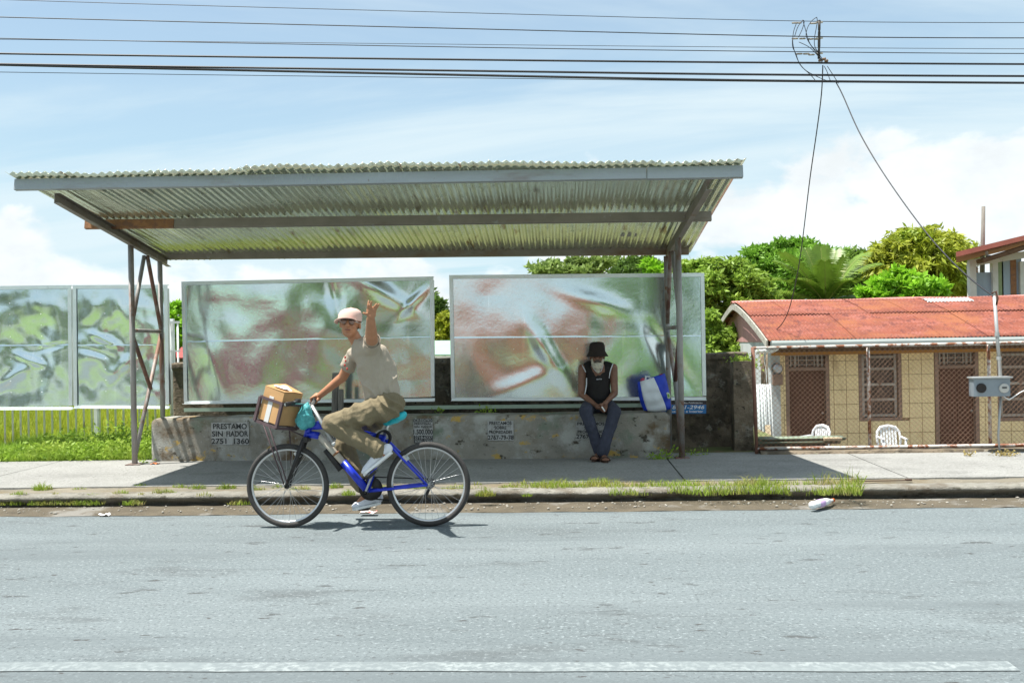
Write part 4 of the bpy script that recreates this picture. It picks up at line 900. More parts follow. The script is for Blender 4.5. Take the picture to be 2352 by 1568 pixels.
kbox(2243, 2283, 625, 760, .12, .03, 'wall_panel', m_bpan); kbox(2292, 2304, 600, 760, .10, .03, 'wall_panel', m_gpan); kbox(2304, 2324, 598, 760, .10, .03, 'wall_panel', m_bpan)
kbox(2324, 2334, 594, 760, .08, .05, 'post', m_rustbar); kbox(2334, 2346, 594, 760, .12, .03, 'wall_panel', m_bpan); kbox(2358, 2405, 590, 760, .12, .03, 'wall_panel', m_bpan)
kbox(2242, 2246, 612, 626, .1, .03, 'post', m_rustbar)
a, c = K(2196, 590, -1.0), K(2470, 523, -1.0); n_ = Vector((1.75, 4.6, .15))
MB().add([a, c, c + n_, a + n_, a + Vector((0, 0, .14)), c + Vector((0, 0, .14)), c + n_ + Vector((0, 0, .14)), a + n_ + Vector((0, 0, .14))], [(0, 1, 2, 3), (4, 5, 6, 7), (0, 1, 5, 4), (1, 2, 6, 5), (2, 3, 7, 6), (3, 0, 4, 7)]).build('roof', mat('roof_edge_red', (.40, .13, .10), .7, var=.15, scale=3), bld)
MB().bar(a + Vector((.8, .35, -.12)), c + Vector((0, .35, -.12)), .5, .12).build('eaves', m_soffit, bld)
MB().tube([K(2266, 578, -.6), K(2267, 588, -.5), K(2280, 590, -.4), K(2300, 588, -.3)], .045, 8).build('drain_pipe', m_wcol, bld)
MB().box((K(2250, 700, 2.6).x + 2.2, KY + 2.6, K(2350, 650).z - 1.6), (4.4, .1, 4.0)).build('rear_wall', m_gpan, bld)
a = K(2259, 474, 3); c = K(2256, 640, 3); tag(MB().tube([a, c], [.06, .085], 8).build('timber_pole', m_wood, base=c), 'bare grey timber pole rising behind the red roof edge', 'pole')
m_groof = mat('green_roof_sheet', (.28, .45, .33), .6, var=.08, scale=2)
sd = thing('green_shed', 'shed with mint green metal roof seen between the two wide boards', 'shed', AT(1015, 860, 38))
a, c, h1, h0 = AT(940, 816, 38), AT(1120, 814, 38), AT(940, 784, 42), AT(1120, 782, 42)
MB().add([a, c, h0, h1], [(0, 1, 2, 3)]).build('roof', m_groof, sd, thick=.05); MB().box(((a.x + c.x) / 2, 39, a.z / 2 - .1), (c.x - a.x - .3, 1.6, a.z)).build('wall', mat('shed_dark', (.06, .055, .05), .9), sd)
MB().box(((a.x + c.x) / 2, 38.0, a.z - .12), (c.x - a.x, .08, .14)).build('fascia', m_wcol, sd)
sd = thing('red_roof_house', 'distant house with dark red roof glimpsed through the gap beside the left board', 'house', AT(400, 860, 45))
a, c = AT(330, 824, 45), AT(450, 822, 45); MB().add([a, c, c + Vector((0, 3, .5)), a + Vector((0, 3, .5))], [(0, 1, 2, 3)]).build('roof', mat('far_red_roof', (.30, .06, .05), .7), sd, thick=.06)
MB().box(((a.x + c.x) / 2, 46.4, a.z / 2 - .05), (c.x - a.x - .4, 2.4, a.z)).build('wall', m_wallmoss, sd)

# ================================================================== TREES
m_bark = mat('bark', (.13, .10, .07), .95, var=.3, scale=8, bump=.5, bscale=20)
def leafmat(name, c, c2, tr=.35): return mat(name, c, .5, var=.28, scale=1.6, layers=[(.55, .50, .66, c2), (7, .62, .72, tuple(k * .55 for k in c))], transl=tr, spec=.35)
LM = dict(umb=leafmat('leaf_umbrella', (.22, .31, .08), (.27, .38, .09)), dark=leafmat('leaf_dark', (.09, .16, .03), (.12, .22, .03)), mid=leafmat('leaf_mid', (.24, .37, .05), (.34, .46, .06)), rain=leafmat('leaf_rain', (.17, .34, .035), (.22, .42, .05)),
          mango=leafmat('leaf_mango', (.34, .38, .035), (.25, .36, .03)), bright=leafmat('leaf_bright', (.27, .52, .03), (.22, .44, .03)), fill=leafmat('leaf_fill', (.18, .30, .05), (.24, .36, .06)))
def tree(name, label, d, blobs, m, nclump, nleaf, size, trunk_px, asp=.4, droop=0.0, flat=.7, crel=.30, group='trees behind the street', seed=0, ground=0.0, limbs=14):
    """blobs: (px, py, rx, ry) crown masses in picture px at distance d; clumps of leaves fill their volume"""
    r = np.random.default_rng(seed + 100); k = d / FP; cs = []; rs = []
    for px, py, rx, ry in blobs:
        c = np.array(P(px, py, d)); n = max(3, int(nclump * rx * ry / sum(q[2] * q[3] for q in blobs)))
        u = r.normal(size=(n, 3)); u /= np.linalg.norm(u, axis=1)[:, None]; q = u * (r.uniform(.3, 1.25, n) ** .5)[:, None] * np.array([rx, rx * .8, ry]) * k
        cs.append(c + q); rs.append(np.full(n, min(rx, ry * 1.6) * k * crel) * r.uniform(.45, 1.5, n))
    cs = np.concatenate(cs); rs = np.concatenate(rs); base = P(trunk_px, 900, d); base.z = ground
    t = thing(name, label, 'tree', base, group)
    per = max(4, nleaf // len(cs)); u = r.normal(size=(len(cs), per, 3)); u /= np.linalg.norm(u, axis=2)[:, :, None]
    q = u * (r.uniform(.2, 1, (len(cs), per)) ** .5)[:, :, None] * rs[:, None, None] * np.array([1, 1, flat]); C = (cs[:, None, :] + q).reshape(-1, 3)
    V, T = leafset(C, size, r, .35, asp, droop); tris('crown', V, T, m, t)
    mid = Vector(cs.mean(0)); top = Vector((base.x * .6 + mid.x * .4, base.y, base.z + (mid.z - base.z) * .62)); R0 = max(.06, .035 * (mid.z - base.z))
    q = MB(); q.tube([base, base + (top - base) * .5 + Vector((.05, 0, 0)), top], [R0, R0 * .8, R0 * .65], 8)
    for i in r.choice(len(cs), min(limbs, len(cs)), replace=False):
        e = Vector(cs[i]); mm = top + (e - top) * .5 + Vector((0, 0, .12 * (e - top).length)); q.tube([top - Vector((0, 0, .1)), mm, e], [R0 * .45, R0 * .25, R0 * .08], 5)
    q.build('trunk', m_bark, t); return t
tree('umbrella_tree', 'flat topped pale green tree rising behind the right wide board', 60, [(1300, 615, 75, 16), (1370, 606, 62, 15), (1335, 626, 100, 12), (1255, 628, 40, 8)], LM['umb'], 70, 5200, .34, 1335, flat=.35, crel=.62, seed=1, limbs=26)
tree('dark_tree', 'dark green tree beneath the roof edge behind the right posts', 50, [(1478, 612, 42, 26), (1460, 640, 60, 25)], LM['dark'], 50, 9000, .26, 1480, seed=2)
tree('small_tree', 'light green sapling top between the dark tree and the right posts', 40, [(1502, 622, 26, 18), (1528, 630, 26, 14)], LM['bright'], 26, 2600, .28, 1505, seed=3)
tree('leafy_tree', 'big loose leafed tree left of the house above the boundary wall', 29, [(1660, 690, 95, 75), (1600, 640, 55, 45), (1720, 660, 65, 55), (1640, 770, 60, 65), (1700, 740, 60, 50), (1590, 720, 50, 80), (1655, 615, 40, 30)], LM['mid'], 330, 42000, .17, 1660, asp=.36, droop=.5, crel=.26, seed=4, ground=-1.2)
tree('rain_tree', 'broad domed rain tree crown behind the palm', 85, [(1830, 602, 118, 40), (1770, 612, 75, 34), (1890, 608, 62, 34), (1810, 585, 70, 26), (1830, 640, 150, 45)], LM['rain'], 300, 40000, .42, 1830, flat=.40, crel=.42, seed=5)
tree('mango_tree', 'rounded yellow green mango tree right of the palm', 55, [(2110, 585, 95, 52), (2060, 600, 62, 50), (2165, 592, 70, 48), (2120, 560, 70, 36), (2200, 625, 34, 45), (2110, 625, 100, 40)], LM['mango'], 420, 46000, .42, 2135, asp=.26, droop=1.1, flat=.8, crel=.24, seed=6, ground=-1.2)
tree('bright_tree', 'small bright green leafy tree in front of the mango tree', 38, [(2075, 668, 75, 34), (2060, 650, 42, 26), (2120, 676, 55, 24), (2010, 682, 36, 18)], LM['bright'], 120, 9000, .26, 2075, asp=.5, flat=.5, crel=.30, seed=7, ground=-1.2)
tree('filler_tree', 'mid green tree between the palm and the mango tree', 70, [(1965, 640, 48, 55), (1985, 610, 24, 30), (1930, 665, 55, 40)], LM['fill'], 120, 14000, .36, 1965, seed=8, ground=-1.0)
tree('shaded_tree', 'dark understorey tree below the mango crown', 62, [(2150, 665, 90, 40), (2220, 660, 30, 40)], LM['dark'], 70, 9000, .36, 2150, seed=9, ground=-1.0)
tree('gap_tree', 'bright green tree seen in the gap beside the left board', 42, [(402, 738, 34, 38), (440, 760, 50, 40), (360, 770, 50, 40)], LM['bright'], 70, 8000, .22, 402, seed=10)
tree('gap_tree', 'dark green tree top in the gap between the wide boards', 60, [(1000, 715, 36, 40), (960, 740, 60, 50)], LM['dark'], 60, 8000, .30, 990, seed=11)
tree('yellow_tree', 'yellow green shrubby tree below it in the gap between the wide boards', 48, [(1018, 755, 26, 34), (1045, 760, 36, 40), (1000, 775, 40, 26)], LM['mango'], 60, 7000, .26, 1020, droop=.6, seed=12)
tree('hedge_tree', 'dense low tree filling the space behind the wall beside the house', 24, [(1655, 800, 60, 40), (1620, 780, 40, 60)], LM['mid'], 80, 12000, .14, 1655, droop=.4, seed=13, ground=-1.2)
# coconut palm
m_frond = mat('palm_frond', (.14, .235, .025), .45, var=.3, scale=1.2, layers=[(.8, .52, .64, (.17, .27, .03)), (1.3, .62, .70, (.38, .36, .09), (1, 1, 1), 3)], transl=.3, spec=.5)
m_rachis = mat('palm_rib', (.30, .30, .09), .6)
pd = 42; hub = P(1896, 700, pd)
palm = thing('coconut_palm', 'young coconut palm with arching fronds rising behind the red roof', 'palm tree', (hub.x, hub.y, -1.2), 'trees behind the street')
MB().tube([Vector((hub.x + .1, hub.y, -1.2)), hub + Vector((.03, 0, -.8)), hub], [.22, .17, .12], 10).build('trunk', m_bark, palm)
tips = [(1783, 600, .3, 30), (1800, 580, -.8, 24), (1885, 566, .4, 10), (1850, 572, .8, 20), (1940, 590, -.6, 10), (2012, 606, .2, 42), (1985, 582, .9, 30), (1770, 668, -.4, 16), (1775, 640, .7, 34), (2005, 660, -.6, 20), (1920, 575, 1.2, 12), (1830, 640, -1.2, 24), (1960, 640, -1.2, 24), (1895, 600, -1.3, 10), (1845, 690, -1.0, 10), (1955, 680, .9, 12)]
for (tx, ty, dy, arch) in tips:
    e = P(tx, ty, pd + dy); mm = (hub + e) / 2 + Vector((0, 0, arch * pd / FP)) ; n = 34; pts = []
    for i in range(n + 1): t = i / n; pts.append(hub * (1 - t) ** 2 + mm * 2 * t * (1 - t) + e * t * t)
    fr = MB(); fr.tube(pts[::3], [max(.004, .030 * (1 - i / 12)) for i in range(len(pts[::3]))], 5); rb_o = fr.build('frond', m_rachis, palm)
    V = []; T = []
    for i in range(4, n + 1):
        for sub in (0, .5):
            p = pts[i - 1] + (pts[i] - pts[i - 1]) * sub; tg = (pts[i] - pts[i - 1]).normalized(); sd_ = tg.cross(Vector((0, 0, 1)))
            sd_ = sd_.normalized() if sd_.length > .15 else Vector((1, 0, 0)); up_ = sd_.cross(tg)
            ln = .85 * math.sin(math.pi * min(1, (i + 2) / (n + 6))) ** .6 * random.uniform(.8, 1.1)
            for sg in (-1, 1):
                dr = (sd_ * sg * .75 + tg * .62 + Vector((0, 0, -.12)) + up_ * .18).normalized(); k = len(V); mid_ = p + dr * ln * .5; end = p + dr * ln + Vector((0, 0, -.30 * ln)); w_ = tg * .019
                V += [p - w_, p + w_, mid_ - w_ * 1.3, mid_ + w_ * 1.3, end]; T += [(k, k + 1, k + 3), (k, k + 3, k + 2), (k + 2, k + 3, k + 4)]
    tris('leaflets', [tuple(v) for v in V], T, m_frond, rb_o)

# ================================================================== OVERHEAD CABLES
m_cable = mat('cable_black', (.022, .022, .028), .5, var=.1); WD = 15.0
def cable(pts, r, label, twist=False):
    P3 = [P(x, y, WD) for x, y in pts]; a = []
    for i in range(len(P3) - 1):
        for k in range(12): a.append(P3[i].lerp(P3[i + 1], k / 12))
    # smooth the polyline into a hanging curve
    for _ in range(30): a = [a[0]] + [(a[i - 1] + a[i] * 2 + a[i + 1]) / 4 for i in range(1, len(a) - 1)] + [a[-1]]
    tag(MB().tube(a, r, 6, cap=False).build('overhead_cable', m_cable, base=a[0]), label, 'cable', 'overhead cables')
cable([(-400, -18), (0, 1), (1223, 34), (1880, 51), (2352, 53), (2800, 50)], .0050, 'topmost very thin overhead cable')
cable([(-400, 28), (0, 40), (1223, 70), (1880, 86), (2352, 88), (2800, 86)], .0075, 'second overhead cable from the top')
cable([(-400, 78), (0, 89), (1223, 112), (1880, 120), (2352, 124), (2800, 122)], .0065, 'third overhead cable, meeting the lower end of the rack')
cable([(-400, 86), (0, 91), (1223, 104), (1740, 109), (2352, 113), (2800, 113)], .0040, 'hair thin overhead cable just above the third')
cable([(-400, 116), (0, 124), (1223, 139.5), (1740, 144), (2352, 148), (2800, 148)], .0150, 'thick overhead cable touching the foot of the rack')
cable([(-400, 140), (0, 148), (1223, 165), (1740, 172), (2352, 175.5), (2800, 175)], .0165, 'thick overhead cable second from the bottom at the right')
cable([(-400, 138), (0, 150), (1223, 176), (1740, 186), (2352, 191), (2800, 192)], .0180, 'lowest thick overhead cable with a spiral wrap')
cable([(-400, 160), (0, 166), (600, 174), (1223, 181), (1740, 188), (2352, 193), (2800, 194)], .0048, 'loose thin wire hanging under the lowest thick cable')
rk = thing('insulator_rack', 'dark vertical cable rack with insulators hung among the overhead cables', 'cable rack', P(1882, 136, WD))
a, c = P(1882, 48, WD), P(1881, 135, WD); MB().tube([a, a.lerp(c, .24), a.lerp(c, .27), a.lerp(c, .30), a.lerp(c, .68), a.lerp(c, .71), c], [.020, .020, .015, .020, .021, .016, .021], 8).build('bar', mat('rack_brown', (.05, .04, .035), .7), rk)
MB().ball(a, (.022, .022, .012), 8, 6).build('cap', m_cable, rk)
for px, py in ((1884, 139), (1893, 136), (1898, 140)): MB().lathe(P(px, py, WD), [(.004, -.03), (.026, -.02), (.016, 0), (.026, .02), (.004, .03)], (Vector((0, 0, 1)), Vector((0, 1, 0)), Vector((1, 0, 0))), 10).build('insulator', mat('insulator_brown', (.17, .10, .06), .4), rk)
for yy in (52, 88, 123): MB().lathe(P(1882, yy, WD), [(.004, -.055), (.013, -.045), (.013, .045), (.004, .055)], (Vector((0, 0, 1)), Vector((0, 1, 0)), Vector((1, 0, 0))), 8).build('tie', mat('tie_grey', (.45, .42, .38), .7), rk)
# jumper loops and splices
m_spl = mat('splice_tape', (.30, .26, .22), .8)
for i, pts in enumerate(([(1830, 53), (1823, 70), (1820, 95), (1825, 120), (1835, 145), (1850, 163), (1880, 178), (1905, 188)], [(1825, 85), (1832, 62), (1841, 50), (1846, 46), (1848, 52), (1842, 70), (1834, 86)], [(1843, 46), (1848, 60), (1855, 88), (1862, 105), (1880, 122), (1888, 135)],
        [(1876, 40), (1866, 46), (1856, 60), (1850, 80), (1856, 95), (1870, 115), (1888, 138)], [(1876, 40), (1878, 48), (1874, 70), (1870, 90), (1871, 110), (1884, 125)], [(1820, 90), (1820, 110), (1828, 122), (1836, 150), (1860, 170), (1872, 184)], [(1835, 97), (1860, 108), (1880, 130), (1890, 142)],
        [(1893, 152), (1900, 165), (1905, 180), (1908, 188), (1925, 190)], [(1900, 152), (1915, 175), (1926, 192)])):
    q = [P(x, y, WD - .03) for x, y in pts]; a = [q[0]]
    for j in range(len(q) - 1): a += [q[j].lerp(q[j + 1], t / 4) for t in (1, 2, 3, 4)]
    for _ in range(3): a = [a[0]] + [(a[k - 1] + a[k] * 2 + a[k + 1]) / 4 for k in range(1, len(a) - 1)] + [a[-1]]
    MB().tube(a, .0055, 5).build('jumper_wire', m_cable, rk)
for px, py in ((1826, 53), (1834, 53), (1868, 54), (1826, 89), (1843, 89), (1862, 90), (1878, 90), (1836, 124), (1852, 124), (1864, 126)):
    MB().lathe(P(px, py, WD), [(.003, -.05), (.013, -.04), (.013, .04), (.003, .05)], (Vector((0, 0, 1)), Vector((0, 1, 0)), Vector((1, 0, 0))), 8).build('splice', m_spl, rk)
# two service drops
def drop(pts, r, label):
    q = [P(*p) for p in pts]; a = [q[0]]
    for j in range(len(q) - 1): a += [q[j].lerp(q[j + 1], t / 6) for t in range(1, 7)]
    for _ in range(8): a = [a[0]] + [(a[k - 1] + a[k] * 2 + a[k + 1]) / 4 for k in range(1, len(a) - 1)] + [a[-1]]
    tag(MB().tube(a, r, 5).build('service_cable', m_cable, base=a[0]), label, 'cable', 'service drops')
drop([(1890, 150, 15), (1888, 215, 15.1), (1875, 310, 15.6), (1860, 410, 16.2), (1848, 515, 17), (1836, 610, 18), (1817, 700, 19), (1800, 742, 19.6), (1775, 765, 20), (1752, 758, 20.3), (1740, 738, 20.6)], .009, 'thin service cable dropping from the rack to the house roof')
drop([(1918, 185, 15), (1935, 215, 14.9), (1970, 300, 14.5), (2020, 385, 14), (2075, 465, 13.4), (2135, 545, 12.8), (2190, 605, 12.2), (2240, 650, 11.7), (2284, 682, 11.3)], .009, 'service cable running down from the rack to the meter mast')

# ================================================================== ACROSS THE STREET (behind the photographer, seen in the boards)
def block(name, label, x0, x1, y, h, m, roofm):
    t = thing(name, label, 'house', ((x0 + x1) / 2, y, .02)); MB().box(((x0 + x1) / 2, y - 3, h / 2), (x1 - x0, 6, h)).build('wall', m, t)
    MB().add([(x0 - .4, y + .5, h), (x1 + .4, y + .5, h), (x1 + .4, y - 3, h + 1.1), (x0 - .4, y - 3, h + 1.1), (x1 + .4, y - 6.5, h), (x0 - .4, y - 6.5, h)], [(0, 1, 2, 3), (3, 2, 4, 5)]).build('roof', roofm, t, thick=.08)
    n = int((x1 - x0) / 2.2)
    for i in range(n):
        xc = x0 + (i + .5) * (x1 - x0) / n; w = MB().box((xc, y + .02, 1.5), (.9, .05, 1.1)).build('window', m_pane, t); MB().box((xc, y + .05, .92), (1.1, .1, .06)).build('sill', m_wcol, w)
block('magenta_house', 'magenta painted house across the street, mirrored in the board behind the cyclist', -16.0, -11.6, -13.5, 3.2, mat('magenta_wall', (.68, .06, .20), .7, var=.1), m_groof)
block('orange_house', 'orange red house across the street, mirrored in the right wide board', -4.6, 1.6, -13.0, 2.5, mat('orange_wall', (.78, .20, .11), .7, var=.1), m_redroof)
def hedge(label, x0, x1, y, h, n, m, seed):
    r = np.random.default_rng(seed); C = np.stack([r.uniform(x0, x1, n), y + r.normal(size=n) * .35, np.abs(r.uniform(0, h, n))], 1); C[:, 2] *= .8 + .25 * np.sin(C[:, 0] * 2.1)
    base = ((x0 + x1) / 2, y, .02); V, T = leafset(C, .28, r, .4, .5); t = thing('hedge', label, 'hedge', base); tris('foliage', V, T, m, t)
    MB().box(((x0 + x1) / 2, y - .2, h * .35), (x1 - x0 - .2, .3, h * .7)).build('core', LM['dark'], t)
hedge('green hedge between the houses across the street', -11, -5.0, -12, 1.7, 6000, LM['bright'], 31)
hedge('green hedge right of the orange house across the street', 1.9, 9, -12, 1.8, 7000, LM['bright'], 32)
struct(MB().sheet(lambda u, v: (-120 + 240 * u, -90 + 86.2 * v, .03), 10, 4).build('lawn', mat('lawn_grass', (.17, .27, .06), .9, var=.3, scale=1)))
def btree(label, x, y, h, R, seed, m):
    r = np.random.default_rng(seed); t = thing('street_tree', label, 'tree', (x, y, .02), 'trees across the street'); n = 7000; u = r.normal(size=(n, 3)); u /= np.linalg.norm(u, axis=1)[:, None]
    C = u * (r.uniform(.3, 1, n) ** .4)[:, None] * np.array([R, R, R * .7]) + np.array([x, y, h]); V, T = leafset(C, .38, r, .3, .5); tris('crown', V, T, m, t)
    MB().tube([(x, y, 0), (x + .1, y, h * .5), (x, y, h)], [.2, .16, .1], 8).build('trunk', m_bark, t)
btree('round tree across the street left of the hedge gap', -9.0, -15, 4.4, 2.8, 41, LM['mid']); btree('round tree across the street right of the orange house', 3.6, -16, 4.2, 2.6, 42, LM['rain'])

rw = MB().box((-7.6, -10.6, .62), (3.4, .25, 1.2)); tag(rw.build('red_reflector', mat('reflector_red', (.65, .08, .06), .7, var=.15), base=(-7.6, -10.6, .02)), 'low red wall added unseen across the street to redden the board behind the cyclist', 'wall')  # unseen red block, added for its reflection low in the board
btree('first unseen tree of the row added across the street to darken the left boards', -30, -22, 4.0, 3.2, 44, LM['dark']); btree('second unseen tree of the row added across the street to darken the left boards', -24, -24, 4.4, 3.0, 45, LM['mid']); btree('third unseen tree of the row added to darken the left boards, nearest the magenta house', -19, -23, 3.6, 2.4, 46, LM['dark'])  # unseen tree row, added so the left boards mirror something dark
# ================================================================== BICYCLE
BY0 = 7.83
def B(zx, zy, dy=0.0):                                           # spots read off an enlargement of the bicycle, on planes parallel to the street
    return AT((580 + zx / 2.529) * .9408, (700 + zy / 2.529) * .9408, BY0 + dy) + Vector((0, 0, BZ))
BZ = 0.0; BZ = -(B(745, 1478).z) ; WR = .335
m_bblue = mat('frame_blue', (.012, .035, .50), .3, .1, var=.15, scale=9, spec=.6); m_bblack = mat('bike_black', (.022, .02, .02), .45, var=.3, scale=9); m_tyre = mat('tyre_rubber', (.045, .042, .040), .75, var=.25, scale=14, bump=.3, bscale=120)
m_rim = mat('rim_alloy', (.62, .63, .64), .3, .85, var=.06); m_steel = mat('bright_steel', (.55, .56, .57), .3, .9, var=.08); m_beige = mat('tube_wrap_beige', (.55, .50, .42), .7, var=.15, scale=14, layers=[(25, .62, .7, (.25, .13, .06))])
m_grey = mat('bar_grey', (.42, .43, .43), .4, .6, var=.1); m_teal = mat('saddle_teal', (.015, .42, .50), .5, var=.12, scale=12)
fw_, rw_ = B(310, 1215), B(1178, 1218); fw_.z = rw_.z = WR; bbk = B(802, 1254)
bike = thing('bicycle', 'blue mountain bicycle with front basket ridden along the road', 'bicycle', (bbk.x, BY0, 0))
Yv = Vector((0, 1, 0)); WAX = (Vector((1, 0, 0)), Vector((0, 0, 1)), Vector((0, -1, 0)))
def wheel(c, name_hub, ang):
    w = MB().lathe(c, [(WR - .030, -.011), (WR - .052, -.009), (WR - .056, 0), (WR - .052, .009), (WR - .030, .011), (WR - .030, -.011)], WAX, 56).build('wheel', m_rim, bike)
    MB().tube([c + Vector((math.cos(a) * (WR - .0225), 0, math.sin(a) * (WR - .0225))) for a in np.linspace(0, 2 * math.pi, 64, endpoint=False)], .0225, 10, closed=True).build('tyre', m_tyre, w)
    MB().lathe(c, [(.008, -.062), (.012, -.05), (.022, -.035), (.014, -.03), (.013, .03), (.022, .035), (.012, .05), (.008, .062)], WAX, 14).build('hub', m_steel if name_hub else m_bblack, w)
    s = MB()
    for i in range(32):
        a = 2 * math.pi * i / 32 + ang; a0 = a + (.9 if i % 4 < 2 else -.9); y = -.032 if i % 2 else .032
        s.tube([c + Vector((math.cos(a0) * .02, y, math.sin(a0) * .02)), c + Vector((math.cos(a) * (WR - .05), 0, math.sin(a) * (WR - .05)))], .0013, 4, cap=False)
    s.build('spokes', m_steel, w); return w
fwheel, rwheel = wheel(fw_, 0, .03), wheel(rw_, 1, .09)
V0 = Vector
def bt(a, b, r, name, m, n=12): return MB().tube([a, b], r, n).build(name, m, bike)
ht, hb = B(447, 842), B(425, 925)
bt(ht, hb, .026, 'head_tube', m_bblue)
stl = B(905, 915); d1 = ht.lerp(hb, .75)
bt(d1, B(505, 915), .030, 'down_tube', m_bblue); bt(B(505, 915), B(652, 1078), .027, 'tube_wrap', m_beige); bt(B(652, 1078), bbk, .031, 'down_tube', m_bblue)
o = MB().tube([B(604, 1020), B(612, 1030)], .030, 12).build('clip', m_rustbar, bike)
bt(ht.lerp(hb, .15), B(540, 848), .034, 'top_tube', m_bblue); bt(B(540, 848), B(900, 925), .021, 'top_tube', m_bblue)
bt(bbk, stl, .020, 'seat_tube', m_bblue); bt(stl, B(935, 830), .014, 'seat_post', m_steel)
for sy in (-1, 1):
    o_ = Vector((0, .058 * sy, 0)); s_i = Vector((0, .028 * sy, 0))
    MB().tube([bbk + s_i, bbk.lerp(rw_, .4) + s_i * 1.6, rw_ + o_], [.013, .012, .010], 8).build('chain_stay', m_bblue, bike)
    MB().tube([B(918, 940) + s_i, B(950, 975) + s_i * 1.5, rw_ + o_], [.011, .011, .009], 8).build('seat_stay', m_bblue, bike)
    MB().tube([hb + Vector((-.01, .05 * sy, -.01)), hb.lerp(fw_, .55) + Vector((.0, .052 * sy, 0)), fw_ + Vector((0, .052 * sy, 0))], [.018, .017, .011], 8).build('fork_blade', m_bblack, bike)
MB().box(hb + Vector((0, 0, -.015)), (.05, .13, .045)).build('fork_crown', m_bblack, bike, bevel=.012)
bt(ht, B(455, 770), .015, 'steerer', m_bblack); stem = B(452, 742)
bt(B(455, 770), stem, .017, 'stem', m_bblack)
bt(B(458, 730, -.04), B(592, 962, -.06), .015, 'bar_end_tube', m_grey); MB().ball(B(592, 962, -.06), .017, 8, 6).build('end_cap', m_pvc, bike)
# saddle with teal cover, coil lock, bottle of dark rubber under the down tube
sa, sb_ = B(925, 838), B(1032, 778)
sx = (sb_ - sa).normalized(); sz = sx.cross(Vector((0, -1, 0))).normalized(); sz = sz if sz.z > 0 else -sz
organic('saddle', [('limb', [sa + sz * .012, sa.lerp(sb_, .5) + sz * .005], [.034, .045]), ('ball', sa.lerp(sb_, .75) + sz * -.002, (.055, .085, .036), (sx, Yv, sz)), ('ball', sa.lerp(sb_, .5), (.075, .06, .034), (sx, Yv, sz))], .006, m_teal, bike)
q = MB(); c = B(905, 930, -.03)
for k in range(3): q.tube([c + Vector((.01 * k - .012, -.012 * k, .004 * k)) + Vector((math.cos(a) * .052, 0, math.sin(a) * .055)) for a in np.linspace(0, 6.283, 22, endpoint=False)], .0065, 6, closed=True)
q.build('coil_lock', m_bblack, bike); bt(B(545, 1000, .02), B(640, 1125, .02), .028, 'bottle', m_bblack)
# drivetrain
cr = B(822, 1240, .03)
MB().lathe(cr, [(.02, -.006), (.088, -.006), (.096, -.002), (.096, .004), (.02, .006)], WAX, 36).build('chain_guard', m_bblack, bike)
c1, c2 = B(835, 1150, -.085), B(775, 1370, .12)
MB().bar(bbk + Vector((0, -.075, 0)), c1, .016, .030, (0, 1, 0)).build('crank', m_grey, bike, bevel=.005); MB().bar(bbk + Vector((0, .085, 0)), c2, .016, .026, (0, 1, 0)).build('crank', m_bblack, bike)
MB().lathe(bbk, [(.018, -.09), (.018, .09)], WAX, 12).build('bottom_bracket', m_steel, bike)
MB().lathe(bbk + Vector((0, -.088, 0)), [(.001, .004), (.011, .004), (.012, 0)], WAX, 10).build('crank_bolt', m_bblack, bike)
MB().box(c1 + Vector((.01, -.05, .006)), (.085, .085, .022), (Vector((.75, 0, .66)), Yv, Vector((-.66, 0, .75)))).build('pedal', m_bblack, bike); MB().box(c2 + Vector((0, .05, 0)), (.085, .085, .022)).build('pedal', m_bblack, bike)
MB().lathe(rw_ + Vector((0, .045, 0)), [(.012, -.012), (.046, -.010), (.046, -.002), (.036, 0), (.030, .012), (.02, .014)], WAX, 24).build('cassette', mat('cassette', (.10, .095, .09), .5, .6), bike)
MB().tube([rw_ + Vector((.01, .06, -.02)), B(1160, 1285, .06), B(1170, 1300, .06), B(1208, 1322, .06)], [.012, .016, .010, .012], 8).build('derailleur', m_bblack, bike)
MB().tube([cr + Vector((0, .02, .09)), rw_ + Vector((0, .05, .035))], .005, 5).build('chain', m_bblack, bike)
MB().tube([cr + Vector((0, .02, -.085)), B(1208, 1330, .055)], .005, 5).build('chain', m_bblack, bike)
for c, yy in ((B(1040, 1050), 1), (B(372, 1030), 0)): MB().box(c, (.02, .10, .05), (Vector((.8, 0, .6)), Yv, Vector((-.6, 0, .8)))).build('brake_arm', m_steel, bike)
# handlebar, turned away from the wheel line
h0, h1 = B(296, 722, -.27), B(478, 690, .26)
MB().tube([h0, B(350, 712, -.12), B(440, 715, -.03), stem, B(468, 708, .1), h1], [.0125] * 6, 10).build('handlebar', m_steel, bike)
MB().tube([h0, B(345, 713, -.14)], .018, 10).build('grip', m_bblack, bike); MB().tube([B(472, 700, .15), h1], .018, 10).build('grip', m_bblack, bike)
MB().tube([B(370, 700, -.13), B(330, 712, -.17), B(300, 725, -.24)], [.009, .008, .006], 6).build('brake_lever', m_steel, bike)
MB().box(B(372, 700, -.12), (.045, .03, .035)).build('shifter', m_bblack, bike, bevel=.006); MB().tube([B(470, 715, .1), B(480, 780, .04), B(455, 860, .0), B(430, 930, .0)], .005, 5).build('brake_cable', m_bblack, bike)
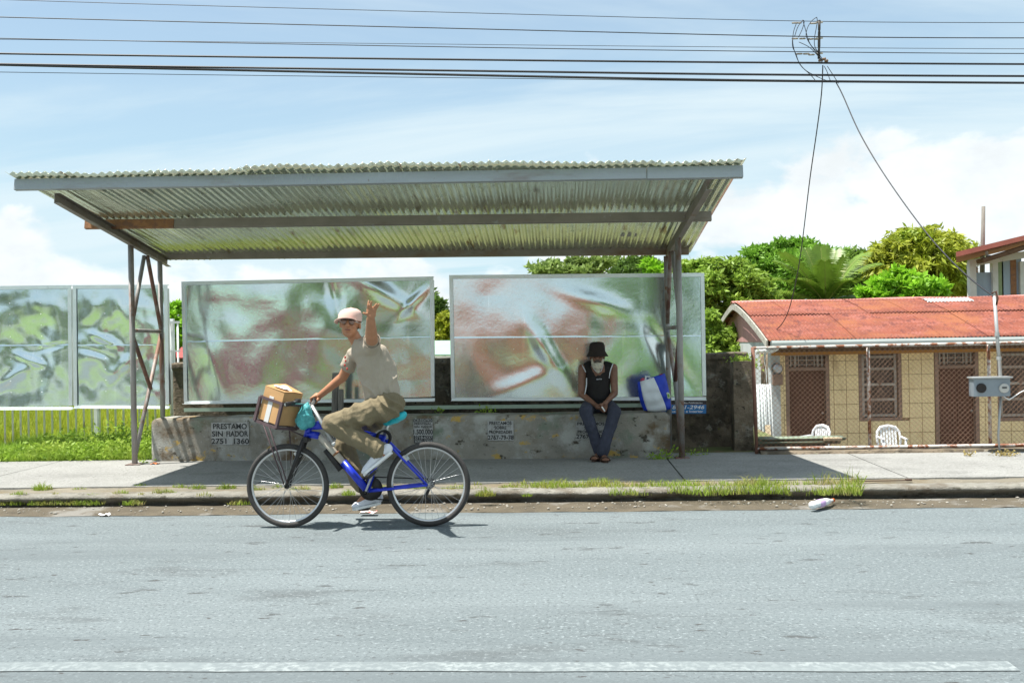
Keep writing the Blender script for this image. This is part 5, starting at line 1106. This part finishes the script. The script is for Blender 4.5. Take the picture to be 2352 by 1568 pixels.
# basket frame and the carton in it share one tilted, turned set of axes
ca = rad(28); tl = rad(-15)
E1 = Vector((math.cos(ca), -math.sin(ca), 0)); E2 = Vector((math.sin(ca), math.cos(ca), 0)); Rt = Matrix.Rotation(-tl, 3, 'Y')
E1 = (Rt @ E1).normalized(); E2 = (Rt @ E2).normalized(); E3 = E1.cross(E2).normalized()
if E3.z < 0: E3 = -E3
bc = B(262, 742, -.02); BWd, BDp, BHt = .215, .21, .265
bc = bc + E2 * 0
m_bask = mat('basket_bar', (.085, .055, .06), .7, var=.25, scale=12)
q = MB(); hw, hd = BWd / 2 + .012, BDp / 2 + .012; zb, zm = -BHt / 2 - .008, .055
basket = thing('wire_basket', 'dark flat bar carrier basket on the front of the bicycle', 'basket', bc + E3 * zb)
def bp3(i, j, z): return bc + E1 * (i * hw) + E2 * (j * hd) + E3 * z
for z, nm in ((zb, 'bottom_rim'), (zm, 'top_rim')):
    q = MB()
    for (i, j), (k, l) in (((-1, -1), (1, -1)), ((1, -1), (1, 1)), ((1, 1), (-1, 1)), ((-1, 1), (-1, -1))): q.bar(bp3(i * 1.02, j, z), bp3(k * 1.02, l, z), .006, .022, E3)
    q.build(nm, m_bask, basket)
for i in (-1, 1):
    for j in (-1, 1): MB().bar(bp3(i, j, zb), bp3(i, j, zm), .024, .02, E2).build('corner_bar', m_bask, basket)
for k in range(4): MB().bar(bp3(-1 + .5 * (k + .5), -1, zb), bp3(-1 + .5 * (k + .5), 1, zb), .012, .006, E3).build('floor_bar', m_bask, basket)
for a, c in ((bp3(-.2, -1, zb), fw_ + V0((-.01, -.07, .02))), (bp3(.3, -1, zb), fw_ + V0((.015, -.07, .03))), (bp3(.3, 1, zb), fw_ + V0((.015, .07, .03))), (bp3(1, 0, zb), hb + V0((-.02, 0, .01)))): MB().tube([a, c], .0055, 6).build('stay', m_bask, basket)
m_card = mat('cardboard', (.46, .27, .12), .85, var=.1, scale=8, layers=[(14, .60, .72, (.36, .20, .085), (1, 1, 3))], bump=.08, bscale=60)
carton = thing('cardboard_box', 'brown cardboard box with pale tape riding in the bicycle basket', 'box', bc - E3 * BHt / 2)
MB().box(bc + E3 * .012, (BWd, BDp, BHt), (E1, E2, E3)).build('carton', m_card, carton, bevel=.004)
m_tape = mat('pale_tape', (.55, .55, .54), .4, var=.08, scale=10)
MB().box(bc - E2 * (BDp / 2 + .002) + E3 * -.02 + E1 * -.01, (.048, .003, BHt * .78), (E1, E2, E3)).build('tape', m_tape, carton)
q = MB(); zt = BHt / 2 + .014
q.add([bc + E1 * (-BWd / 2) - E2 * (BDp / 2) + E3 * zt, bc + E1 * (BWd / 2 + .004) - E2 * (BDp / 2 + .004) + E3 * zt, bc + E1 * (BWd / 2) + E3 * (zt + .004), bc - E1 * (BWd / 2) + E3 * (zt + .02)], [(0, 1, 2, 3)])
q.add([bc - E1 * (BWd / 2) + E3 * (zt + .021), bc + E1 * (BWd / 2) + E3 * (zt + .005), bc + E1 * (BWd / 2) + E2 * (BDp / 2) + E3 * zt, bc - E1 * (BWd / 2) + E2 * (BDp / 2 + .01) + E3 * (zt + .03)], [(0, 1, 2, 3)]); q.build('flap', m_card, carton, thick=.004)
pc_ = bc + E3 * (zt + .016) + E1 * .01 - E2 * .02
tag(MB().sheet(lambda u, v: pc_ + E1 * ((u - .5) * .13) + E2 * ((v - .5) * .10) + E3 * (.012 * math.sin(u * 5) * v + .006 * math.sin(v * 9)), 8, 6).build('paper_slip', mat('paper_white', (.78, .76, .74), .8, var=.03), base=pc_, thick=.003), 'crumpled white paper lying on top of the cardboard box', 'paper')
# teal plastic bag hanging from the handlebar
def crumple(amp, sc):
    return lambda co, n: n * (amp * (vnoise(co, sc) + .6 * vnoise(co, sc * 2.3)))
bagc = B(415, 800, -.06)
o = organic('carrier_bag', [('limb', [B(432, 715, -.05), B(425, 750, -.06), B(415, 800, -.06), B(412, 838, -.06)], [.014, .042, .066, .055]), ('ball', B(440, 825, -.05), (.05, .05, .055)), ('ball', B(385, 820, -.06), (.035, .05, .055))], .006, mat('bag_teal', (.07, .34, .36), .35, var=.2, scale=16, layers=[(30, .6, .7, (.16, .48, .50))], bump=.4, bscale=60), None, bagc, 2, crumple(.010, 22))
tag(o, 'crumpled teal plastic bag hanging from the handlebar', 'bag')

# ================================================================== THE CYCLIST
m_skin = mat('skin_tan', (.40, .19, .105), .5, var=.10, scale=16, layers=[(30, .6, .72, (.44, .21, .13))], bump=.08, bscale=120, spec=.35)
m_shirt = mat('shirt_grey_beige', (.37, .32, .255), .9, var=.07, scale=5, bump=.7, bscale=13, bstretch=(1.2, 1, .3), bdist=.03)
m_khaki = mat('trousers_khaki', (.185, .152, .092), .9, var=.08, scale=7, bump=.6, bscale=14, bdist=.03, bstretch=(1, 1, .6)); m_shoe = mat('shoe_white', (.66, .68, .74), .6, var=.05, scale=20); m_cap = mat('cap_pink_cream', (.62, .43, .37), .85, var=.06, scale=10, layers=[(14, .60, .68, (.66, .52, .25))])
m_dark2 = mat('hair_dark', (.03, .025, .02), .8); m_lens = mat('spectacle_lens', (.22, .13, .10), .08, spec=.9, var=.1)
person = thing('person', 'cyclist in pale cap, grey shirt and khaki trousers waving one arm at the camera', 'person', (B(925, 720).x, BY0, 0))
hipL, hipR = B(925, 735, -.085), B(912, 742, .085); knL, knR = B(582, 842, -.15), B(650, 980, .13); anL, anR = B(893, 1018, -.125), B(800, 1285, .115)
shL, shR = B(832, 352, -.15), B(718, 415, .13); elL, wrL = B(826, 296, -.38), B(822, 196, -.56); elR, wrR = B(650, 552, .20), B(512, 664, .245)
nk = B(742, 345, -.02); hd = B(692, 228, -.07)
body = [('limb', [B(920, 720), B(872, 590), B(815, 440, 0), nk], [.08, .075, .075, .05]), ('limb', [nk, B(712, 292, -.04)], [.052, .050]), ('limb', [shL, elL, wrL], [.050, .047, .032]), ('limb', [shR, elR, wrR], [.048, .040, .027]),
        ('limb', [hipL, knL, anL], [.075, .055, .04]), ('limb', [hipR, knR, anR], [.075, .055, .04])]
# head turned to the camera: skull, jaw, nose, brow, lips, ears
fy_ = Vector((-.03, .97, -.12)).normalized(); fx_ = fy_.cross(UP).normalized(); fz_ = fx_.cross(fy_).normalized()           # face right / back axes
def H(x, y, z): return hd + fx_ * x + fy_ * y + fz_ * z - UP * (x * .08)                          # y < 0 is towards the camera
body += [('ball', H(0, .015, .03), (.076, .095, .095), (fx_, fy_, UP)), ('ball', H(0, -.012, -.045), (.060, .070, .062), (fx_, fy_, UP)), ('ball', H(0, -.052, -.088), (.028, .024, .022), (fx_, fy_, UP)),
         ('ball', H(0, -.090, -.018), (.013, .018, .017), (fx_, fy_, UP)), ('limb', [H(0, -.078, .012), H(0, -.092, -.012)], [.009, .013]), ('ball', H(.014, -.083, -.020), (.009, .010, .008)), ('ball', H(-.014, -.083, -.020), (.009, .010, .008)),
         ('ball', H(0, -.070, .026), (.055, .016, .010), (fx_, fy_, UP)), ('ball', H(0, -.079, -.052), (.024, .010, .006), (fx_, fy_, UP)), ('ball', H(0, -.077, -.062), (.021, .011, .006), (fx_, fy_, UP)),
         ('ball', H(.038, -.058, -.022), (.020, .018, .020)), ('ball', H(-.038, -.058, -.022), (.020, .018, .020)), ('ball', H(.078, .012, .0), (.010, .020, .032), (fx_, fy_, UP)), ('ball', H(-.074, .012, .0), (.010, .020, .032), (fx_, fy_, UP))]
# raised open hand: palm to the camera, fingers spread
pm = B(826, 152, -.60)
body += [('limb', [wrL, B(824, 175, -.585)], [.028, .030]), ('ball', B(826, 158, -.595), (.036, .018, .044)), ('ball', B(838, 140, -.60), (.024, .015, .028)), ('ball', B(814, 145, -.60), (.024, .016, .030))]
for pts, r0 in (([(806, 132, -.605), (806, 108, -.615), (810, 84, -.61)], .0092), ([(820, 126, -.605), (822, 104, -.625), (826, 88, -.635)], .0095), ([(838, 126, -.60), (850, 114, -.615), (858, 102, -.615)], .0090), ([(848, 138, -.595), (862, 120, -.60), (872, 102, -.60)], .0080), ([(805, 170, -.60), (792, 163, -.62), (777, 158, -.63)], .0105)):
    body.append(('limb', [B(*p) for p in pts], [r0, r0 * .95, r0 * .78]))
# right hand closed round the grip
body += [('ball', B(492, 676, .25), (.036, .026, .036)), ('ball', B(478, 680, .25), (.028, .032, .026))]
for k in range(4):
    y = .215 + .022 * k; body.append(('limb', [B(478, 672, y), B(452, 684, y), B(456, 708, y), B(470, 712, y)], [.0105, .010, .009, .008]))
body.append(('limb', [B(496, 690, .215), B(484, 710, .2), B(472, 716, .19)], [.011, .010, .008]))
# feet inside the shoes
body += [('limb', [anL, B(800, 1120, -.125)], [.035, .025]), ('limb', [anR, B(735, 1345, .12)], [.035, .025])]
organic('body', body, .0042, m_skin, person, None, 2)
def wrk(amp, s1, ax):                                            # sharp-ridged folds running across ax, broken up by noise
    return lambda co, n: n * (amp * ((1 - 2 * abs(math.sin(co.dot(ax) * s1 * .5 + 3.2 * vnoise(co, 5)))) * (.45 + vnoise(co + Vector((3, 1, 2)), 4)) + vnoise(co, 9) * .7 + .4 * vnoise(co, 24)))
# shirt: loose torso twisted towards the camera, sleeves
SX, SY = Vector((.93, -.28, .25)).normalized(), Vector((.28, .96, 0)).normalized()
def sec(zx, zy, dy, rx, ry): return (B(zx, zy, dy), rx, ry)
shirt = [('ring', [sec(886, 700, 0, .145, .130), sec(880, 640, 0, .140, .132), sec(862, 560, 0, .135, .130), sec(838, 480, -.01, .132, .125), sec(806, 405, -.015, .122, .115), sec(780, 355, -.02, .105, .095), sec(760, 322, -.025, .070, .066)], SX, SY),
         ('ball', shL, .062), ('ball', shR, .060), ('limb', [B(795, 385, -.06), shL, shL.lerp(elL, .38)], [.085, .068, .060]), ('limb', [B(770, 410, .03), shR, shR.lerp(elR, .50)], [.085, .066, .062]), ('limb', [B(930, 640, 0), B(900, 500, -.01), B(868, 410, -.03)], [.10, .095, .085])]
organic('shirt', shirt, .006, m_shirt, person, None, 9, wrk(.012, 60, Vector((.90, .1, .30))))
cq = shL.lerp(elL, .36); X, Y, Z = frame(elL - shL)
MB().lathe(cq, [(.050, -.02), (.062, .0), (.066, .022), (.067, .030), (.061, .030), (.058, .015), (.048, -.015)], (X, Y, Z), 24).build('sleeve_cuff', m_shirt, person)
MB().lathe(cq, [(.061, .024), (.057, .020), (.040, .012), (.036, .005)], (X, Y, Z), 24).build('sleeve_shade', m_dark2, person)  # near-black ring: shade inside the sleeve opening, put in as colour
cq = shR.lerp(elR, .48); X, Y, Z = frame(elR - shR); MB().lathe(cq, [(.055, -.03), (.064, .0), (.065, .025), (.060, .025), (.050, 0)], (X, Y, Z), 24).build('sleeve_cuff', m_shirt, person)
MB().tube([B(752, 318, -.02) + SX * (.062 * math.cos(a)) + SY * (.060 * math.sin(a)) + UP * (-.012 * math.sin(a) * -1) for a in np.linspace(0, 6.283, 24, endpoint=False)], .007, 6, closed=True).build('collar', m_shirt, person)
for i, (zx, zy) in enumerate(((700, 430), (703, 452), (698, 478), (712, 500))): MB().ball(B(zx, zy, .0) + Vector((-.03, -.075, 0)), (.008, .004, .011), 6, 4).build('print_mark', mat('print_red', (.45, .06, .05), .8), person)
# trousers
tr = [('ball', B(928, 728), (.135, .165, .115)), ('limb', [hipL + V0((.0, 0, .0)), hipL.lerp(knL, .5), knL, knL.lerp(anL, .5), anL.lerp(knL, .10)], [.115, .100, .080, .078, .074]), ('limb', [hipR, hipR.lerp(knR, .5), knR, knR.lerp(anR, .5), anR.lerp(knR, .18)], [.110, .094, .078, .074, .070])]
organic('trousers', tr, .006, m_khaki, person, None, 5, wrk(.013, 70, Vector((.80, .2, .55))))
X, Y, Z = frame(anL - knL); MB().lathe(anL.lerp(knL, .08), [(.070, -.03), (.076, 0), (.077, .012), (.070, .012), (.055, -.01)], (X, Y, Z), 24).build('trouser_cuff', m_khaki, person)
# shoes and socks
def shoe(heel, toe, ank, y):
    ax = (toe - heel).normalized(); upv = (ank - heel); upv = (upv - ax * upv.dot(ax)).normalized(); sd = ax.cross(upv)
    organic('shoe', [('ball', heel + upv * .035, (.045, .036, .042), (ax, sd, upv)), ('limb', [heel + upv * .04 + ax * .02, heel.lerp(toe, .5) + upv * .032, toe - ax * .035 + upv * .018], [.038, .036, .028]), ('ball', toe - ax * .04 + upv * .014, (.048, .042, .024), (ax, sd, upv)), ('limb', [heel + upv * .045 + ax * .045, ank], [.036, .034])], .005, m_shoe, person, None, 3)
    n = 14; poly = [heel - ax * .01 + sd * .028, heel - ax * .01 - sd * .028] + [heel.lerp(toe, .55) - sd * .036, toe - ax * .03 - sd * .042, toe + ax * .008, toe - ax * .03 + sd * .042, heel.lerp(toe, .55) + sd * .036]
    MB().prism([p - upv * .018 for p in poly], upv * .02).build('sole', m_pvc, person)
shoe(B(940, 1018, -.13), B(778, 1152, -.13), B(905, 1000, -.125) , 0); shoe(B(872, 1325, .115), B(712, 1362, .12), B(812, 1268, .115), 0)
# cap with brim, spectacles, short hair
cup = H(0, .012, .052); cz = Vector((.10, .10, 1)).normalized(); cx = fx_; cy = cz.cross(cx).normalized()
MB().lathe(cup, [(.094, -.03), (.0955, .0), (.092, .030), (.078, .056), (.050, .072), (.018, .079), (.001, .080)], (cx, cy, cz), 28).build('cap', m_cap, person)
MB().ball(cup + cz * .080, .007, 8, 5).build('cap_button', m_cap, person)
def brim(u, v):
    a = (u - .5) * 2.1 - .28; r0, r1 = .092, .092 + .072 * max(0, math.cos((a + .28) * 1.45)) ** .6; rr = r0 + (r1 - r0) * v
    return cup + fx_ * (rr * math.sin(a) * (1 - .06 * v)) - fy_ * (rr * math.cos(a)) + Vector((0, 0, -.016 - .004 * v - .026 * (math.sin(a) ** 2) * v - .010 * math.sin(a) ** 2 - math.sin(a) * .004))
MB().sheet(brim, 24, 8).build('cap_brim', m_cap, person, thick=.005)
for sx in (-1, 1):
    c = H(.031 * sx, -.084, .008); MB().lathe(c, [(.024, 0), (.020, .003), (.001, .004)], (fx_, Vector((0, 0, .72)), -fy_), 16).build('lens', m_lens, person)
    MB().tube([H(.056 * sx, -.076, .014), H(.076 * sx, -.03, .014), H(.080 * sx, .01, .012)], .003, 6).build('temple', m_steel, person)
MB().tube([H(-.056, -.082, .020), H(-.02, -.090, .022), H(.02, -.090, .022), H(.056, -.082, .020)], .0028, 6).build('spectacle_frame', m_dark2, person)
organic('lips', [('limb', [H(-.022, -.084, -.056), H(0, -.0885, -.054), H(.022, -.084, -.056)], [.004, .0055, .004])], .003, mat('lips', (.24, .085, .065), .5), person, None, 1)
for sx in (-1, 1): MB().ball(H(.030 * sx, -.080, .006), (.013, .006, .006), 10, 6, (fx_, fy_, fz_)).build('eye', m_dark2, person)
MB().tube([H(-.05, -.082, .024), H(-.03, -.090, .029), H(-.012, -.090, .026)], .004, 6).build('eyebrow', m_dark2, person); MB().tube([H(.05, -.082, .024), H(.03, -.090, .029), H(.012, -.090, .026)], .004, 6).build('eyebrow', m_dark2, person)
organic('hair', [('ball', H(0, .040, .010), (.080, .075, .060), (fx_, fy_, UP)), ('ball', H(.072, .02, .022), (.010, .025, .02))], .006, m_dark2, person, None, 2)

# ================================================================== THE SEATED MAN
def Q(zx, zy, d): return P((1350 + zx / 4.9) * .9408, (820 + zy / 4.9) * .9408, d)
m_skin2 = mat('skin_deep', (.20, .098, .062), .5, var=.15, scale=14, spec=.4); m_vest = mat('vest_black', (.014, .012, .012), .85, var=.2, scale=8, bump=.2, bscale=30); m_jean = mat('jeans_grey_blue', (.045, .05, .075), .9, var=.18, scale=7, layers=[(6, .56, .68, (.075, .082, .11))], bump=.7, bscale=15, bdist=.03)
m_hat = mat('hat_brown_black', (.022, .015, .012), .9, var=.2, bump=.2, bscale=60); m_beard = mat('beard_grey', (.58, .53, .42), .9, var=.25, scale=40, bump=.8, bscale=110); m_must = mat('moustache', (.10, .08, .065), .9, bump=.6, bscale=110)
man = thing('person', 'bearded man in dark hat, black vest and jeans sitting on the bench', 'person', Q(560, 1480, 11.0))
DT = 11.38
hL, hR = Q(430, 850, DT), Q(660, 850, DT); kL, kR = Q(392, 905, 10.96), Q(740, 905, 10.96); aL, aR = Q(560, 1385, 11.02), Q(590, 1400, 10.92)
sL, sR = Q(352, 385, DT), Q(722, 380, DT); eL, eR = Q(338, 690, DT - .06), Q(738, 685, DT - .08); wL, wR = Q(505, 825, 11.10), Q(655, 770, 11.12)
hc = Q(530, 255, 11.24); nb_ = Q(534, 370, DT - .03)
body = [('limb', [Q(540, 840, DT), Q(536, 600, DT + .02), Q(535, 430, DT)], [.12, .115, .12]), ('limb', [Q(535, 430, DT), nb_, hc - UP * .07], [.09, .055, .052]), ('limb', [sL, eL, wL], [.050, .039, .026]), ('limb', [sR, eR, wR], [.050, .039, .026]), ('limb', [hL, kL, aL], [.075, .055, .036]), ('limb', [hR, kR, aR], [.075, .055, .036])]
def H2(x, y, z): return hc + Vector((x, y, z))
body += [('ball', H2(0, .02, .035), (.074, .092, .095)), ('ball', H2(0, -.005, -.04), (.060, .070, .062)), ('ball', H2(0, -.088, -.012), (.016, .016, .015)), ('limb', [H2(0, -.072, .02), H2(0, -.086, -.006)], [.010, .014]), ('ball', H2(0, -.068, .030), (.055, .016, .011)), ('ball', H2(.036, -.052, -.015), (.020, .020, .018)), ('ball', H2(-.036, -.052, -.015), (.020, .020, .018)),
         ('ball', H2(.077, .02, .0), (.010, .02, .03)), ('ball', H2(-.077, .02, .0), (.010, .02, .03))]
# clasped hands between the thighs
body += [('ball', Q(545, 850, 11.04), (.040, .024, .028)), ('ball', Q(625, 815, 11.05), (.030, .024, .042)), ('limb', [wL, Q(545, 850, 11.04)], [.026, .028]), ('limb', [wR, Q(628, 805, 11.06)], [.026, .027])]
for i in range(4):
    body.append(('limb', [Q(560 + 4 * i, 852 + 10 * i, 11.02), Q(592 + 3 * i, 872 + 11 * i, 10.99), Q(618, 888 + 8 * i, 10.99)], [.0105, .0095, .008]))
    body.append(('limb', [Q(600 + 15 * i, 840, 11.02), Q(600 + 13 * i, 872, 10.98), Q(600 + 12 * i, 902, 10.99)], [.0105, .0095, .008]))
body += [('limb', [Q(540, 832, 11.03), Q(570, 815, 10.99), Q(590, 808, 10.98)], [.012, .010, .009]), ('limb', [Q(608, 800, 11.03), Q(588, 825, 10.98), Q(580, 845, 10.97)], [.012, .010, .009])]
# crossed feet
fL0, fL1, fR0, fR1 = Q(565, 1405, 11.06), Q(500, 1462, 10.88), Q(592, 1415, 10.98), Q(628, 1478, 10.80)
body += [('limb', [aL, fL0.lerp(fL1, .25), fL1], [.034, .034, .026]), ('limb', [aR, fR0.lerp(fR1, .25), fR1], [.034, .034, .026]), ('ball', fL1, (.044, .05, .018)), ('ball', fR1, (.044, .05, .018))]
organic('body', body, .0055, m_skin2, man, None, 2)
vX, vY = Vector((1, 0, 0)), Vector((0, 1, 0))
def vs(zx, zy, d, rx, ry): return (Q(zx, zy, d), rx, ry)
organic('vest', [('ring', [vs(548, 815, DT, .165, .135), vs(545, 740, DT, .152, .135), vs(540, 620, DT, .138, .125), vs(537, 520, DT, .142, .122), vs(535, 440, DT, .152, .115), vs(535, 390, DT, .160, .095), vs(535, 355, DT, .125, .065)], vX, vY), ('limb', [Q(400, 368, DT), Q(440, 345, DT)], [.050, .045]), ('limb', [Q(672, 364, DT), Q(630, 342, DT)], [.050, .045])], .007, m_vest, man, None, 3, wrk(.005, 40, Vector((.4, .2, .9))))
m_pip = mat('piping_white', (.60, .62, .66), .8)
for pts in ([(350, 350), (375, 395), (392, 432)], [(718, 332), (695, 390), (680, 450), (672, 505)], [(402, 500), (402, 580), (390, 650), (380, 700)]):
    MB().tube([Q(x, y, DT - .145 + (.05 if y < 360 else .0)) for x, y in pts], .006, 6).build('piping', m_pip, man)
MB().tube([Q(462, 345, DT - .10), Q(490, 395, DT - .13), Q(530, 440, DT - .135), Q(575, 420, DT - .13), Q(602, 350, DT - .10)], .0045, 6).build('neckline', m_pip, man)
a = Q(520, 524, DT - .140); c = Q(583, 522, DT - .140); lettering('NATIVE', 'lettering', m_pip, man, a, c - a, UP, (c - a).length, .013, .002, bold=.02)
organic('jeans', [('ball', Q(545, 850, DT + .01), (.185, .14, .10)), ('limb', [hL, hL.lerp(kL, .6), kL, kL.lerp(aL, .5), aL.lerp(kL, .04)], [.090, .082, .074, .064, .066]), ('limb', [hR, hR.lerp(kR, .6), kR, kR.lerp(aR, .5), aR.lerp(kR, .03)], [.090, .082, .074, .064, .070])], .007, m_jean, man, None, 4, wrk(.006, 50, Vector((.3, .5, -.8))))
# hat, beard, moustache, sandals
hcz = H2(0, .015, .075)
MB().lathe(hcz, [(.124, -.066), (.118, -.052), (.098, -.020), (.089, -.002), (.088, .03), (.085, .060), (.074, .084), (.052, .096), (.02, .099), (.001, .098)], None, 30).build('hat', m_hat, man, thick=.004)
organic('beard', [('ball', H2(0, -.045, -.085), (.058, .045, .050)), ('limb', [H2(0, -.055, -.10), H2(.004, -.06, -.16)], [.050, .020]), ('ball', H2(.052, -.01, -.05), (.018, .04, .05)), ('ball', H2(-.052, -.01, -.05), (.018, .04, .05))], .006, m_beard, man, None, 2, crumple(.006, 40))
organic('moustache', [('limb', [H2(-.036, -.078, -.052), H2(0, -.092, -.036), H2(.036, -.078, -.052)], [.010, .014, .010])], .005, m_must, man, None, 1, crumple(.004, 50))
m_sand = mat('sandal_brown', (.05, .025, .016), .7)
for f0_, f1_ in ((fL0, fL1), (fR0, fR1)):
    ax = (f1_ - f0_); ax.z = 0; ax.normalize(); sd = Vector((-ax.y, ax.x, 0)); a = Vector((f0_.x, f0_.y, f1_.z - .03)) - ax * .03; e = Vector((f1_.x, f1_.y, f1_.z - .03)) + ax * .055
    MB().prism([a + sd * .032, a - sd * .032, a.lerp(e, .6) - sd * .045, e - sd * .02, e + sd * .02, a.lerp(e, .6) + sd * .045], (0, 0, .018)).build('sandal_sole', m_sand, man)
    for k in (0, .06): MB().tube([f1_ - ax * k + sd * .052 - UP * .015, f1_ - ax * k + sd * .03 + UP * .016, f1_ - ax * k + UP * .026, f1_ - ax * k - sd * .03 + UP * .016, f1_ - ax * k - sd * .052 - UP * .015], .011, 6).build('sandal_strap', m_sand, man)
p = Q(603, 872, 10.965); tag(MB().box(p, (.016, .012, .062), (Vector((.8, 0, .6)), Yv, Vector((-.55, 0, .83)))).build('paper_roll', mat('paper_white', (.78, .76, .74), .8), base=p, bevel=.003), 'small white paper roll held in the seated man\'s hands', 'paper')
# shopping bag on the bench
bag = thing('shopping_bag', 'blue and white woven shopping bag standing on the bench beside the man', 'bag', Q(1240, 900, 11.28))
def bagf(u, v, back=0):
    # outline in enlargement px: left edge, right edge as v runs top to bottom
    lx = 1012 + 18 * v + 62 * v ** 3; rx = 1335 + 95 * v ** .8 - 25 * v ** 6; ty = 552 - 105 * u; by_ = 890 + 30 * math.sin(math.pi * min(1, u * 1.05)) - 12 * u
    zx = lx + (rx - lx) * u; zy = ty + (by_ - ty) * v; bul = math.sin(math.pi * u) ** .5 * (math.sin(math.pi * min(1, .15 + .85 * v)) ** .5) if 0 < u < 1 else 0
    base_ = Q(zx, zy, 11.27); return base_ + Vector((0, (.10 * bul + .012 * vnoise((zx * .012, zy * .012, back), 1) + .007 * math.sin(zy * .045 + zx * .01)) * (-1 if not back else .9), 0))
m_bagb = mat('bag_blue', (.012, .045, .45), .5, var=.15, scale=10, bump=.3, bscale=40); m_bagw = mat('bag_white', (.62, .66, .70), .55, var=.06, scale=10, bump=.35, bscale=34)
def strip(u0, u1, name, m, back=0, slant=(0, 0)):
    MB().sheet(lambda u, v: bagf(min(1, max(0, u0 + slant[0] * v + (u1 + slant[1] * v - u0 - slant[0] * v) * u)), v, back), 14, 22).build(name, m, bag, thick=.003)
strip(0, .09, 'side_panel', m_bagb, 0, (0, .05)); strip(.09, .58, 'front_panel', m_bagw, 0, (.05, .26)); strip(.58, 1, 'side_panel', m_bagb, 0, (.26, 0)); strip(0, 1, 'back_panel', m_bagb, 1)
c = bagf(.97, .60) + Vector((-.012, -.03, 0))
MB().lathe(c, [(.036, 0), (.033, .003), (.001, .004)], (Vector((.62, -.2, 0)), Vector((-.2, 0, 1.05)), Vector((.3, -1, 0)).normalized()), 16).build('emblem', mat('emblem_pale', (.60, .66, .50), .6), bag); MB().lathe(c + Vector((.001, -.005, 0)), [(.022, 0), (.001, .001)], (Vector((.6, -.2, 0)), Vector((-.2, 0, 1.0)), Vector((.3, -1, 0)).normalized()), 5).build('emblem_leaf', mat('emblem_green', (.20, .42, .06), .6), bag)
MB().ball(Q(1082, 530, 11.27), (.035, .05, .03), 10, 6).build('contents', mat('contents_pink', (.45, .06, .14), .7), bag); MB().tube([Q(1105, 545, 11.22), Q(1110, 485, 11.25), Q(1150, 490, 11.27), Q(1165, 520, 11.27)], .012, 6).build('handle', m_bagw, bag)
MB().ball(Q(1300, 470, 11.27), (.03, .05, .02), 10, 6).build('contents', mat('contents_red', (.30, .03, .06), .7), bag)

bpy.data.scenes.remove(WORK)
